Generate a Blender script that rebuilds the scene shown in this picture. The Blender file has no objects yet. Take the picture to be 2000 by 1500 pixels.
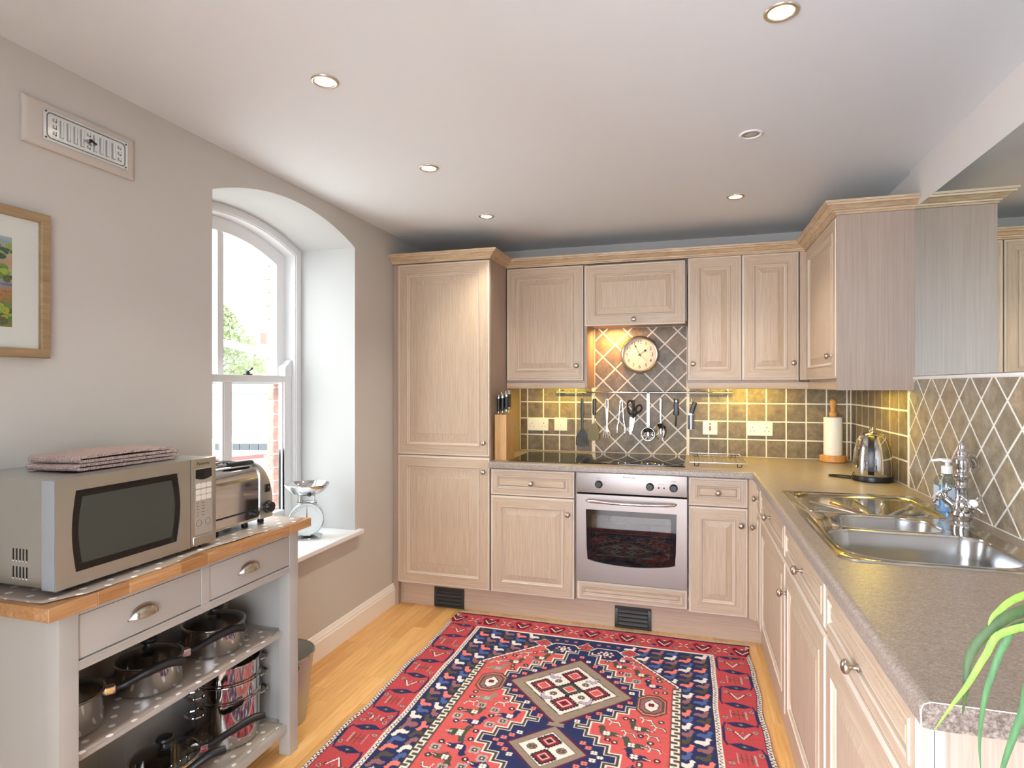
import bpy, bmesh, math, random
import numpy as np
from mathutils import Matrix, Vector

sc = bpy.context.scene
COL = sc.collection
R = random.Random(7)
PI = math.pi

# ------------------------------------------------------------------ camera, world, exposure
cam_data = bpy.data.cameras.new('camera')
cam = bpy.data.objects.new('camera', cam_data)
COL.objects.link(cam)
cam.location = (1.7628, -3.2989, 1.3559)
cam.rotation_euler = (PI/2, 0, 0.2903)
cam_data.sensor_width = 36.0
cam_data.lens = 1154.93/2000*36.0
cam_data.shift_y = 0.00144
cam_data.clip_start = 0.02
sc.camera = cam

sc.view_settings.view_transform = 'Standard'
sc.view_settings.look = 'None'
sc.view_settings.gamma = 1.0
sc.view_settings.use_curve_mapping = False
sc.view_settings.exposure = 0.62
sc.cycles.max_bounces = 10
sc.cycles.diffuse_bounces = 5
sc.cycles.glossy_bounces = 5
sc.cycles.transparent_max_bounces = 12
sc.cycles.sample_clamp_indirect = 6.0
sc.cycles.caustics_reflective = False
sc.cycles.caustics_refractive = False

def srgb(r, g, b):
    def f(c):
        c /= 255.0
        return c/12.92 if c <= 0.04045 else ((c+0.055)/1.055)**2.4
    return (f(r), f(g), f(b), 1.0)

world = bpy.data.worlds.new('overcast_sky')
sc.world = world
world.use_nodes = True
wn = world.node_tree.nodes
wn['Background'].inputs['Color'].default_value = (0.95, 0.98, 1.02, 1)
wn['Background'].inputs['Strength'].default_value = 5.2

def lamp(name, kind, loc, energy, color=(1, 1, 1), size=0.1, size_y=None, rot=(0, 0, 0), **kw):
    d = bpy.data.lights.new(name, kind)
    d.energy = energy
    d.color = color
    if kind == 'AREA':
        d.size = size
        if size_y:
            d.shape = 'RECTANGLE'
            d.size_y = size_y
    elif kind in ('SPOT', 'POINT'):
        d.shadow_soft_size = size
    for k, v in kw.items():
        setattr(d, k, v)
    o = bpy.data.objects.new(name, d)
    COL.objects.link(o)
    o.location = loc
    o.rotation_euler = rot
    return o

CEIL = 2.2912
# sky portal at the kitchen window, then fill lamps added behind the camera
pt = lamp('daylight_kitchen_window', 'AREA', (-0.50, -0.93, 1.40), 1, (1, 1, 1), 1.7, 1.0, (0, -PI/2, 0)); pt.data.cycles.is_portal = True
lamp('rear_fill_light', 'AREA', (1.2, -6.86, 1.35), 84, (0.89, 0.985, 1.19), 1.9, 1.7, (PI/2, 0, 0))
lamp('rear_fill_light', 'AREA', (3.9, -6.86, 1.35), 32, (0.89, 0.985, 1.19), 1.9, 1.7, (PI/2, 0, 0))
lamp('side_fill_light', 'AREA', (5.36, -4.4, 1.35), 26, (0.89, 0.985, 1.19), 1.7, 1.9, (0, PI/2, 0))
lamp('side_fill_light', 'AREA', (0.10, -5.3, 1.25), 205, (0.89, 0.985, 1.19), 1.7, 1.7, (0, -PI/2, 0))
# downlights (the sixth one is off)
DOWN = [(0.692, -1.722, 1), (0.692, -0.965, 1), (0.692, -0.208, 1), (1.985, -1.688, 1), (1.985, -0.936, 0), (1.985, -0.176, 1)]
for dx_, dy_, on_ in DOWN:
    if on_:
        lamp('downlight_beam', 'SPOT', (dx_, dy_, CEIL-0.012), 20, (1.0, 0.92, 0.80), 0.03, spot_size=1.75, spot_blend=0.9)
# under-cabinet strip lights and the cooker hood lamp
YEL = (1.0, 0.71, 0.07)
for lx_, ly_, w_, e_ in ((0.98, 0.50, 0.22, 1.9), (2.08, 0.50, 0.34, 2.6)):
    lamp('under_cabinet_glow', 'AREA', (lx_, ly_, 1.366), e_, YEL, w_, 0.05, (math.radians(14), 0, 0))
lamp('under_cabinet_glow', 'AREA', (2.56, -0.16, 1.366), 2.6, YEL, 0.05, 0.36, (0, math.radians(14), 0))
lamp('hood_lamp_glow', 'AREA', (1.30, 0.52, 1.712), 2.4, (1.0, 0.50, 0.15), 0.12, 0.05, (math.radians(10), 0, 0))

# ------------------------------------------------------------------ mesh helpers
class MB:
    def __init__(s):
        s.v = []; s.f = []; s.m = []
    def add(s, o, mat=None):
        n = len(s.v)
        s.v += [tuple(mat @ Vector(p)) for p in o.v] if mat is not None else o.v
        s.f += [tuple(i+n for i in f) for f in o.f]
        s.m += o.m
        return s
    def poly(s, pts, mi=0):
        n = len(s.v); s.v += [tuple(p) for p in pts]
        s.f.append(tuple(range(n, n+len(pts)))); s.m.append(mi)
        return s
    def box(s, x0, x1, y0, y1, z0, z1, mi=0):
        n = len(s.v)
        s.v += [(x0,y0,z0),(x1,y0,z0),(x1,y1,z0),(x0,y1,z0),(x0,y0,z1),(x1,y0,z1),(x1,y1,z1),(x0,y1,z1)]
        for f in ((0,3,2,1),(4,5,6,7),(0,1,5,4),(1,2,6,5),(2,3,7,6),(3,0,4,7)):
            s.f.append(tuple(i+n for i in f)); s.m.append(mi)
        return s
    def loft(s, rings, closed=True, cap0=False, cap1=False, mi=0, loop=False):
        n0 = len(s.v); k = len(rings[0])
        for r in rings: s.v += [tuple(p) for p in r]
        nr = len(rings)
        for i in range(nr if loop else nr-1):
            a = n0+i*k; b = n0+((i+1) % nr)*k
            for j in range(k if closed else k-1):
                j2 = (j+1) % k
                s.f.append((a+j, a+j2, b+j2, b+j)); s.m.append(mi)
        if cap0: s.f.append(tuple(n0+j for j in reversed(range(k)))); s.m.append(mi)
        if cap1: s.f.append(tuple(n0+(nr-1)*k+j for j in range(k))); s.m.append(mi)
        return s
    def lathe(s, prof, c=(0,0,0), n=24, mi=0, cap0=True, cap1=True, a0=0.0, sx=1.0, sy=1.0):
        rings = []
        for r, z in prof:
            r = max(r, 1e-5)
            rings.append([(c[0]+sx*r*math.cos(a0+2*PI*j/n), c[1]+sy*r*math.sin(a0+2*PI*j/n), c[2]+z) for j in range(n)])
        return s.loft(rings, True, cap0, cap1, mi)
    def tube(s, pts, r, n=8, caps=True, mi=0, loop=False):
        P_ = [Vector(p) for p in pts]; k = len(P_)
        rs = r if isinstance(r, (list, tuple)) else [r]*k
        rings = []; up = None
        for i in range(k):
            if loop: t = (P_[(i+1) % k]-P_[i-1])
            else: t = P_[min(i+1, k-1)]-P_[max(i-1, 0)]
            t.normalize()
            if up is None:
                up = Vector((0,0,1)) if abs(t.z) < 0.9 else Vector((1,0,0))
            a = t.cross(up)
            if a.length < 1e-6: a = t.cross(Vector((0,1,0)))
            a.normalize(); b = a.cross(t); b.normalize(); up = b
            rings.append([P_[i]+rs[i]*(math.cos(2*PI*j/n)*a+math.sin(2*PI*j/n)*b) for j in range(n)])
        return s.loft(rings, True, caps and not loop, caps and not loop, mi, loop)
    def prism(s, poly, vec, mi=0):
        a = [Vector(p) for p in poly]; v = Vector(vec)
        return s.loft([a, [p+v for p in a]], True, True, True, mi)
    def data(s, name, mats, bevel=0, seg=2, smooth=True, ang=35, minv=None):
        me = bpy.data.meshes.new(name)
        vs = s.v if minv is None else [tuple(minv @ Vector(p)) for p in s.v]
        me.from_pydata(vs, [], s.f)
        for m in (mats if isinstance(mats, (list, tuple)) else [mats]): me.materials.append(m)
        me.polygons.foreach_set('material_index', s.m)
        bm = bmesh.new(); bm.from_mesh(me)
        bmesh.ops.remove_doubles(bm, verts=bm.verts, dist=1e-6)
        bmesh.ops.recalc_face_normals(bm, faces=bm.faces)
        if bevel:
            ed = [e for e in bm.edges if len(e.link_faces) == 2 and e.calc_face_angle(0) > 0.6]
            bmesh.ops.bevel(bm, geom=ed, offset=bevel, segments=seg, profile=0.7, affect='EDGES', clamp_overlap=True)
        bm.to_mesh(me); bm.free()
        if smooth:
            me.polygons.foreach_set('use_smooth', [True]*len(me.polygons))
            me.set_sharp_from_angle(angle=math.radians(ang))
        me.update()
        return me

W = {}
def link(name, data, parent=None, loc=None, rot=None):
    o = bpy.data.objects.new(name, data)
    COL.objects.link(o)
    M = Matrix.Identity(4)
    if loc is not None: M = Matrix.Translation(loc)
    if rot is not None:
        from mathutils import Euler
        M = M @ Euler(rot).to_matrix().to_4x4()
        o.rotation_euler = rot
    if loc is not None: o.location = loc
    if parent is not None:
        o.parent = parent; M = W[parent] @ M
    W[o] = M
    return o
def tag(o, label=None, cat=None, group=None, kind=None):
    if label: o['label'] = label
    if cat: o['category'] = cat
    if group: o['group'] = group
    if kind: o['kind'] = kind
    return o
def thing(name, label, cat, loc=(0,0,0), rz=0.0, group=None):
    return tag(link(name, None, None, loc, (0,0,rz)), label, cat, group)
def part(name, mb, mats, parent, world=False, **kw):
    return link(name, mb.data(name, mats, minv=(W[parent].inverted() if world else None), **kw), parent)
def solo(name, label, cat, mb, mats, loc=(0,0,0), group=None, rz=0.0, world=False, **kw):
    M = Matrix.Translation(loc) @ Matrix.Rotation(rz, 4, 'Z')
    o = link(name, mb.data(name, mats, minv=(M.inverted() if world else None), **kw), None, loc, (0,0,rz))
    return tag(o, label, cat, group)
def struct(name, mb, mats, parent=None, **kw):
    o = link(name, mb.data(name, mats, **kw), parent)
    if parent is None: o['kind'] = 'structure'
    return o
def dup(root, loc, rz=None, label=None, group=None):
    r = root.copy(); COL.objects.link(r); r.location = loc
    if rz is not None: r.rotation_euler = (0,0,rz)
    if label: r['label'] = label
    if group: r['group'] = group
    for ch in list(root.children):
        c = ch.copy(); COL.objects.link(c); c.parent = r
        for g in list(ch.children):
            d = g.copy(); COL.objects.link(d); d.parent = c
    return r
def text_mb(txt, size, spacing=1.0):
    cu = bpy.data.curves.new('lettering', 'FONT'); cu.body = txt; cu.size = size
    cu.align_x = 'CENTER'; cu.align_y = 'CENTER'; cu.extrude = 0.0003; cu.resolution_u = 2
    cu.space_character = spacing
    o = bpy.data.objects.new('lettering', cu); COL.objects.link(o)
    dg = bpy.context.evaluated_depsgraph_get()
    me = bpy.data.meshes.new_from_object(o.evaluated_get(dg))
    mb = MB(); mb.v = [tuple(v.co) for v in me.vertices]; mb.f = [tuple(p.vertices) for p in me.polygons]; mb.m = [0]*len(mb.f)
    bpy.data.objects.remove(o); bpy.data.meshes.remove(me); bpy.data.curves.remove(cu)
    return mb
def rrect(x0, x1, y0, y1, r, n=6, z=0.0):
    rs = r if isinstance(r, (list, tuple)) else [r]*4
    out = []
    for (cx_, cy_, a0), rr in zip(((x1, y1, 0), (x0, y1, PI/2), (x0, y0, PI), (x1, y0, 1.5*PI)), rs):
        ox = cx_-rr if a0 in (0, 1.5*PI) else cx_+rr
        oy = cy_-rr if a0 in (0, PI/2) else cy_+rr
        for i in range(n+1):
            a = a0+PI/2*i/n
            out.append((ox+rr*math.cos(a), oy+rr*math.sin(a), z))
    return out
def smooth_path(pts, n=6):
    P_ = [Vector(p) for p in pts]; out = []
    for i in range(len(P_)-1):
        p0 = P_[max(i-1, 0)]; p1 = P_[i]; p2 = P_[i+1]; p3 = P_[min(i+2, len(P_)-1)]
        for k in range(n):
            t = k/n
            out.append(0.5*((2*p1)+(p2-p0)*t+(2*p0-5*p1+4*p2-p3)*t*t+(3*p1-p0-3*p2+p3)*t**3))
    out.append(P_[-1])
    return out

# ------------------------------------------------------------------ materials
def mat(name, color=(0.8,0.8,0.8,1), rough=0.5, metal=0.0, **inp):
    m = bpy.data.materials.new(name); m.use_nodes = True
    b = m.node_tree.nodes['Principled BSDF']
    b.inputs['Base Color'].default_value = color
    b.inputs['Roughness'].default_value = rough
    b.inputs['Metallic'].default_value = metal
    for k, v in inp.items(): b.inputs[k.replace('_', ' ')].default_value = v
    return m
class NT:
    def __init__(s, m):
        s.m = m; s.t = m.node_tree; s.b = s.t.nodes['Principled BSDF']
    def n(s, typ, ins=None, **at):
        x = s.t.nodes.new(typ)
        for k, v in at.items(): setattr(x, k, v)
        for k, v in (ins or {}).items():
            if isinstance(v, bpy.types.NodeSocket): s.t.links.new(v, x.inputs[k])
            else: x.inputs[k].default_value = v
        return x
    def math(s, op, a, b=None, c=None):
        x = s.n('ShaderNodeMath', operation=op)
        for i, v in enumerate((a, b, c)):
            if v is None: continue
            if isinstance(v, bpy.types.NodeSocket): s.t.links.new(v, x.inputs[i])
            else: x.inputs[i].default_value = v
        return x.outputs[0]
    def obj(s): return s.n('ShaderNodeTexCoord').outputs['Object']
    def rnd(s): return s.n('ShaderNodeObjectInfo').outputs['Random']
    def mapping(s, vec, scale=(1,1,1), rnd=0.0, rot=(0,0,0)):
        if rnd:
            r = s.math('MULTIPLY', s.rnd(), rnd)
            vec = s.n('ShaderNodeVectorMath', {0: vec, 1: s.n('ShaderNodeCombineXYZ', {0: r, 1: r, 2: r}).outputs[0]}, operation='ADD').outputs[0]
        return s.n('ShaderNodeMapping', {'Vector': vec, 'Scale': scale, 'Rotation': rot}).outputs[0]
    def noise(s, vec, scale, detail=3.0, rough=0.55, dist=0.0):
        return s.n('ShaderNodeTexNoise', {'Vector': vec, 'Scale': scale, 'Detail': detail, 'Roughness': rough, 'Distortion': dist}).outputs[0]
    def ramp(s, fac, stops):
        x = s.n('ShaderNodeValToRGB', {'Fac': fac}); cr = x.color_ramp
        while len(cr.elements) < len(stops): cr.elements.new(0.5)
        for e, (p, c) in zip(cr.elements, stops): e.position = p; e.color = c
        return x.outputs[0]
    def mix(s, fac, a, b, blend='MIX'):
        x = s.n('ShaderNodeMix', data_type='RGBA', blend_type=blend)
        for i, v in ((0, fac), (6, a), (7, b)):
            if isinstance(v, bpy.types.NodeSocket): s.t.links.new(v, x.inputs[i])
            else: x.inputs[i].default_value = v
        return x.outputs[2]
    def base(s, c): s.t.links.new(c, s.b.inputs['Base Color'])
    def rough(s, c): s.t.links.new(c, s.b.inputs['Roughness'])
    def bump(s, h, strength=0.2, dist=0.002):
        x = s.n('ShaderNodeBump', {'Height': h, 'Strength': strength, 'Distance': dist})
        s.t.links.new(x.outputs[0], s.b.inputs['Normal'])

def oak(name, sc3, c0, c1, c2, rough=0.42):
    m = mat(name, rough=rough); k = NT(m)
    o = k.obj()
    v = k.mapping(o, sc3, rnd=9.0)
    low = tuple(x*0.16 for x in sc3)
    g = k.noise(k.mapping(o, low, rnd=9.0), 1.0, 4.0, 0.6, 1.4)
    n1 = k.noise(v, 1.0, 4.0, 0.65, 0.6)
    col = k.ramp(n1, [(0.3, c0), (0.52, c1), (0.75, c2)])
    rings = k.math('FRACT', k.math('MULTIPLY', g, 9.0))
    streak = k.ramp(rings, [(0.0, (0.86,0.84,0.82,1)), (0.25, (1,1,1,1)), (0.8, (1,1,1,1)), (1.0, (0.90,0.885,0.87,1))])
    col = k.mix(0.55, col, streak, 'MULTIPLY')
    k.base(col); k.bump(n1, 0.12, 0.001)
    return m
OA = (srgb(184,160,134), srgb(196,173,147), srgb(207,187,163))
oak_z = oak('limed_oak_upright', (150, 150, 6), *OA)
oak_x = oak('limed_oak_lengthwise', (6, 150, 150), *OA)
oak_y = oak('limed_oak_crosswise', (150, 6, 150), *OA)
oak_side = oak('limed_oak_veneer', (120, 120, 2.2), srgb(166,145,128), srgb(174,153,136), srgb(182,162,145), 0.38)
plinth_oak = oak('plinth_veneer', (2.2, 120, 120), srgb(182,156,134), srgb(191,166,144), srgb(200,176,155), 0.38)
bounce_floor_m = mat('grey_bounce_floor', srgb(186,182,178), 0.95)  # grey rear floor, added out of view to cut warm bounce light
cornice_oak = oak('cornice_oak', (14, 14, 110), srgb(178,150,116), srgb(203,177,142), srgb(216,193,160), 0.4)
lime = mat('lime_wax_groove', srgb(214,199,182), 0.5)
OAK2 = [oak_z, oak_x, lime]

wall_paint = mat('taupe_wall_paint', srgb(200,196,188), 0.9)
k = NT(wall_paint); k.bump(k.noise(k.obj(), 260, 2), 0.05, 0.001)
white_paint = mat('white_reveal_paint', srgb(190,190,188), 0.75)
ceil_paint = mat('ceiling_paint', srgb(226,229,230), 0.92)
k = NT(ceil_paint); k.bump(k.noise(k.obj(), 180, 2), 0.04, 0.001)
gloss_white = mat('white_gloss_paint', srgb(238,239,240), 0.3)
skirting = mat('skirting_paint', srgb(240,234,226), 0.4)
dresser_paint = mat('mushroom_grey_paint', srgb(180,177,170), 0.5)
vent_paint = mat('vent_board_paint', srgb(200,192,182), 0.7)

grout = mat('cream_grout', srgb(240,233,220), 0.85)
k = NT(grout); k.bump(k.noise(k.obj(), 300, 3), 0.4, 0.001)
def tile_mat(name, a, b, c):
    m = mat(name, rough=0.45); k = NT(m)
    o = k.mapping(k.obj(), (1,1,1), rnd=30.0)
    n = k.noise(o, 22, 5, 0.7); n2 = k.noise(o, 120, 3, 0.7)
    col = k.ramp(n, [(0.28, a), (0.5, b), (0.72, c)])
    col = k.mix(0.45, col, k.ramp(n2, [(0.3, (0.6,0.58,0.55,1)), (0.6, (1,1,1,1))]), 'MULTIPLY')
    tint = k.ramp(k.rnd(), [(0.0, (0.86,0.84,0.84,1)), (0.5, (1.0,1.0,1.0,1)), (1.0, (1.12,1.02,0.92,1))])
    k.base(k.mix(1.0, col, tint, 'MULTIPLY')); k.bump(n, 0.25, 0.003)
    return m
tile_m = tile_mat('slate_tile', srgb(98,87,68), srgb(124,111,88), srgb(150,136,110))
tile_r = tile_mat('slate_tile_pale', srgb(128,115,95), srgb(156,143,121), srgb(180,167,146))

worktop_m = mat('stone_laminate', rough=0.33); k = NT(worktop_m)
o = k.obj()
n = k.noise(k.mapping(o, (1, 1.6, 1)), 130, 4, 0.75, 1.5); n2 = k.noise(o, 420, 2, 0.6)
col = k.ramp(n, [(0.33, srgb(122,108,97)), (0.5, srgb(152,138,125)), (0.66, srgb(184,172,160))])
k.base(k.mix(0.35, col, k.ramp(n2, [(0.35, (0.72,0.7,0.7,1)), (0.6, (1,1,1,1))]), 'MULTIPLY'))
k.bump(n, 0.08, 0.001)

def plank_mat(name, sc3, cs=(srgb(216,164,98), srgb(231,182,116), srgb(240,198,138))):
    m = mat(name, rough=0.28); k = NT(m)
    o = k.obj()
    g = k.noise(k.mapping(o, sc3, rnd=20.0), 1.0, 4, 0.6, 0.8)
    col = k.ramp(g, [(0.28, cs[0]), (0.5, cs[1]), (0.74, cs[2])])
    tint = k.ramp(k.rnd(), [(0.0, (0.78,0.68,0.56,1)), (0.2, (0.92,0.86,0.78,1)), (0.6, (1.0,0.98,0.95,1)), (1.0, (1.08,1.06,1.02,1))])
    k.base(k.mix(1.0, col, tint, 'MULTIPLY')); k.bump(g, 0.04, 0.001)
    return m
plank_m = plank_mat('beech_floor', (70, 4, 70))
butcher_m = plank_mat('oak_stave', (90, 6, 90), (srgb(160,112,70), srgb(180,136,92), srgb(198,160,116)))
butcher_m.node_tree.nodes['Principled BSDF'].inputs['Roughness'].default_value = 0.35
block_m = oak('knife_block_wood', (80, 80, 4), srgb(190,144,92), srgb(206,162,108), srgb(218,180,130), 0.4)
turned_m = oak('turned_beech', (60, 60, 6), srgb(196,134,70), srgb(214,156,90), srgb(226,174,110), 0.4)
frame_m = oak('picture_frame_wood', (60, 6, 60), srgb(140,116,82), srgb(160,134,98), srgb(174,150,114), 0.5)

def brushed(name, color, rough, sc3, amt=0.12):
    m = mat(name, color, rough, 1.0); k = NT(m)
    n = k.noise(k.mapping(k.obj(), sc3), 1.0, 3, 0.6)
    k.rough(k.math('MULTIPLY_ADD', n, amt, rough-amt/2)); k.bump(n, 0.006, 0.0002)
    return m
steel_y = brushed('brushed_steel', srgb(198,201,198), 0.31, (300, 4, 300))
steel_x = brushed('brushed_steel_front', srgb(158,149,143), 0.40, (4, 300, 300))
steel_bowl = mat('satin_steel', srgb(186,186,186), 0.24, 1.0)
steel_sink = mat('polished_sink_steel', srgb(206,202,192), 0.13, 1.0)
chrome = mat('chrome', srgb(206,206,208), 0.06, 1.0)
pewter = mat('pewter', srgb(188,178,164), 0.28, 1.0)
pan_steel = mat('pan_steel', srgb(200,197,194), 0.07, 1.0)
black_pl = mat('black_plastic', srgb(24,25,26), 0.35)
black_gl = mat('black_glass', srgb(14,15,16), 0.04)
dark_m = mat('dark_recess', srgb(20,20,20), 0.8)
vent_black = mat('vent_dark_plastic', srgb(44,42,36), 0.45)
white_pl = mat('white_plastic', srgb(240,238,230), 0.35)
red_pl = mat('red_switch', srgb(214,40,40), 0.35)
ink = mat('black_print', srgb(36,34,34), 0.6)
grey_ink = mat('grey_print', srgb(92,88,84), 0.6)
galv = brushed('galvanised_steel', srgb(184,182,174), 0.42, (60, 60, 90), 0.25); galv.node_tree.nodes['Principled BSDF'].inputs['Metallic'].default_value = 0.55
mirror_m = mat('mirror_silver', srgb(226,232,226), 0.015, 1.0)
paper = mat('paper_white', srgb(243,241,236), 0.9)

def clear(name, tint, gloss_fac=0.08, rough=0.01, trans_col=None):
    m = bpy.data.materials.new(name); m.use_nodes = True
    t = m.node_tree; t.nodes.clear()
    out = t.nodes.new('ShaderNodeOutputMaterial'); mx = t.nodes.new('ShaderNodeMixShader')
    tr = t.nodes.new('ShaderNodeBsdfTransparent'); gl = t.nodes.new('ShaderNodeBsdfGlossy')
    lw = t.nodes.new('ShaderNodeLayerWeight'); lw.inputs[0].default_value = 0.5
    pw = t.nodes.new('ShaderNodeMath'); pw.operation = 'POWER'; pw.inputs[1].default_value = 4.0
    ad = t.nodes.new('ShaderNodeMath'); ad.operation = 'MULTIPLY_ADD'; ad.inputs[1].default_value = 0.8; ad.inputs[2].default_value = 0.035+gloss_fac; ad.use_clamp = True
    t.links.new(lw.outputs['Facing'], pw.inputs[0])
    tr.inputs[0].default_value = tint; gl.inputs['Roughness'].default_value = rough
    t.links.new(pw.outputs[0], ad.inputs[0]); t.links.new(ad.outputs[0], mx.inputs[0])
    t.links.new(tr.outputs[0], mx.inputs[1]); t.links.new(gl.outputs[0], mx.inputs[2]); t.links.new(mx.outputs[0], out.inputs[0])
    return m
pane_m = clear('window_glass', (0.97,0.99,0.98,1), 0.0)
oven_gl = clear('oven_glass', (0.50,0.48,0.46,1), 0.035, 0.02)
mw_gl = clear('microwave_glass', (0.16,0.165,0.155,1), 0.05, 0.12)
lid_gl = clear('lid_glass', (0.62,0.64,0.62,1), 0.03)
board_gl = clear('green_glass', (0.46,0.55,0.33,1), 0.12, 0.08)
bottle_gl = clear('clear_plastic', (0.86,0.92,0.96,1), 0.05, 0.05)
soap_m = mat('blue_soap', srgb(150,190,226), 0.25)

def emit(name, col, s):
    m = mat(name, (0,0,0,1), 0.5); b = m.node_tree.nodes['Principled BSDF']
    b.inputs['Emission Color'].default_value = col; b.inputs['Emission Strength'].default_value = s
    return m
lamp_on = emit('lit_lamp', (1.0,0.86,0.62,1), 9.0)
lamp_led = emit('lit_strip', (1.0,0.78,0.25,1), 3.0)

def dots(name, ground, s=0.052, r=0.15, rough=0.35):
    m = mat(name, rough=rough); k = NT(m)
    sp = k.n('ShaderNodeSeparateXYZ', {0: k.obj()})
    u = k.math('DIVIDE', sp.outputs[0], s); v = k.math('DIVIDE', sp.outputs[1], s)
    def lat(off):
        a = k.math('SUBTRACT', k.math('FRACT', k.math('ADD', u, off)), 0.5)
        b = k.math('SUBTRACT', k.math('FRACT', k.math('ADD', v, off)), 0.5)
        return k.math('LESS_THAN', k.math('ADD', k.math('MULTIPLY', a, a), k.math('MULTIPLY', b, b)), r*r)
    k.base(k.mix(k.math('MAXIMUM', lat(10.0), lat(10.5)), ground, srgb(240,236,230)))
    return m
oilcloth_m = dots('polka_dot_oilcloth', srgb(168,154,140), 0.072, 0.115)

# ================================================================== THE ROOM
XR = 2.69            # face of the right-hand wall
YB = 0.6465          # face of the wall behind the cooker
YC, HW, ZSP, RISE = -0.933, 0.509, 2.115, 0.103   # arched window opening
def arch(hw, zs, rise, zb, x, n=20, yc=YC):
    r = (hw*hw+rise*rise)/(2*rise); a = math.asin(hw/r); zc = zs+rise-r
    pts = [(x, yc-hw, zb)]
    for i in range(n+1):
        t = -a+2*a*i/n
        pts.append((x, yc+r*math.sin(t), zc+r*math.cos(t)))
    pts.append((x, yc+hw, zb))
    return pts

# floor: base slab plus single strips
fl = MB(); fl.box(-0.02, 5.5, -7.0, 0.7, -0.10, -0.0125); fl.box(-0.02, 5.5, -7.0, -3.35, -0.0125, 0.0, 1); fl.box(2.75, 5.5, -3.35, 0.7, -0.0125, 0.0, 1)
floor = struct('floor', fl, [plank_m, bounce_floor_m])
plank_len = [0.42, 0.5, 0.58, 0.66]
plank_me = []
for L in plank_len:
    mb = MB(); mb.box(-0.0349, 0.0349, 0, L-0.0004, -0.0123, 0)
    plank_me.append(mb.data('plank', plank_m, bevel=0.0004, seg=1))
n_pl = 0
for i in range(31):
    x = 0.035+0.07*i
    y = -2.62+R.uniform(-0.5, 0)
    while y < 0.05:
        j = R.randrange(4)
        if y+plank_len[j] > -2.62:
            link('plank', plank_me[j], floor, (x, y, 0)); n_pl += 1
        y += plank_len[j]

ce = MB(); ce.box(-0.02, 5.5, -7.0, 0.7, CEIL, CEIL+0.08)
struct('ceiling', ce, ceil_paint)

# left wall with its arched opening
wl = MB()
ZB = 0.545
A = arch(HW, ZSP, RISE, ZB, 0.0)
def rect_x(mb, x, y0, y1, z0, z1, mi=0):
    mb.poly([(x,y0,z0),(x,y1,z0),(x,y1,z1),(x,y0,z1)], mi)
rect_x(wl, 0, YC+HW, 0.7, 0, CEIL)
rect_x(wl, 0, -2.9, YC-HW, 0, CEIL)
rect_x(wl, 0, YC-HW, YC+HW, 0, ZB)
for i in range(1, len(A)-2):
    (x0, ya, za), (x1, yb, zb) = A[i], A[i+1]
    wl.poly([(0,ya,za),(0,yb,zb),(0,yb,CEIL),(0,ya,CEIL)])
rect_x(wl, 0, -4.4, -2.9, 0, CEIL); rect_x(wl, 0, -7, -6.2, 0, CEIL); rect_x(wl, 0, -6.2, -4.4, 0, 0.4); rect_x(wl, 0, -6.2, -4.4, 2.2, CEIL)  # opening left for the added side fill
wall_left = struct('wall_left', wl, wall_paint, smooth=False)
rv = MB()
rv.loft([arch(HW, ZSP, RISE, ZB, 0.0), arch(HW, ZSP, RISE, ZB, -0.47)], closed=False)
struct('reveal', rv, white_paint, wall_left, ang=30)
# outer brick jamb seen through the panes, brick by brick
brick_m = mat('red_brick', srgb(178,112,96), 0.9); k = NT(brick_m)
k.base(k.mix(1.0, k.ramp(k.noise(k.obj(), 40, 3), [(0.3, srgb(176,130,120)), (0.7, srgb(200,160,148))]), k.ramp(k.rnd(), [(0,(0.8,0.8,0.8,1)),(1,(1.1,1.05,1.0,1))]), 'MULTIPLY'))
mort = MB(); mort.box(-0.515, -0.468, -0.496, -0.3, -0.2, 2.6)
struct('mortar', mort, mat('mortar', srgb(206,196,184), 0.9), wall_left, smooth=False)
bm1 = MB(); bm1.box(-0.046, 0, -0.012, 0.1, 0, 0.064); br_a = bm1.data('brick', brick_m, bevel=0.003, seg=1)
bm2 = MB(); bm2.box(-0.070, 0, -0.012, 0.1, 0, 0.064); br_b = bm2.data('brick', brick_m, bevel=0.003, seg=1)
for i in range(24):
    link('brick', br_a if i % 2 else br_b, wall_left, (-0.462, -0.498, 0.45+0.075*i))

# back wall
wb = MB(); wb.box(-0.02, 5.5, YB+0.004, YB+0.1, 0, CEIL)
wall_back = struct('wall_back', wb, wall_paint, smooth=False)
# right wall: the part by the cupboard, then the slightly proud boxed part that carries mirror and tiles
wr = MB()
wr.box(XR+0.012, XR+0.12, -0.33, YB+0.05, 0, CEIL)
wr.box(XR-0.002, XR+0.12, -2.62, -0.33, 0, CEIL)
wall_right = struct('wall_right', wr, mat('pale_wall_paint', srgb(210,202,194), 0.9), smooth=False)
# the open end of the room behind the camera
wf = MB()
for a, b in ((-0.02, 0.2), (2.2, 2.9), (4.9, 5.5)): wf.box(a, b, -7.1, -7.0, 0, CEIL)
for a, b in ((0.2, 2.2), (2.9, 4.9)):
    wf.box(a, b, -7.1, -7.0, 0, 0.45); wf.box(a, b, -7.1, -7.0, 2.22, CEIL)
struct('wall_front', wf, wall_paint, smooth=False)
wx = MB()      # added unseen partition, its opening sized to limit light from the rear lamps
wx.box(-0.02, 0.75, -3.62, -3.5, 0, CEIL); wx.box(0.75, 2.0, -3.62, -3.5, 1.98, CEIL); wx.box(2.0, 5.5, -3.62, -3.5, 0, CEIL)
struct('wall_light_baffle', wx, wall_paint, smooth=False)
ws = MB()
ws.box(5.5, 5.6, -7.0, -5.3, 0, CEIL); ws.box(5.5, 5.6, -3.5, 0.7, 0, CEIL)
ws.box(5.5, 5.6, -5.3, -3.5, 0, 0.4); ws.box(5.5, 5.6, -5.3, -3.5, 2.25, CEIL)
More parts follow.
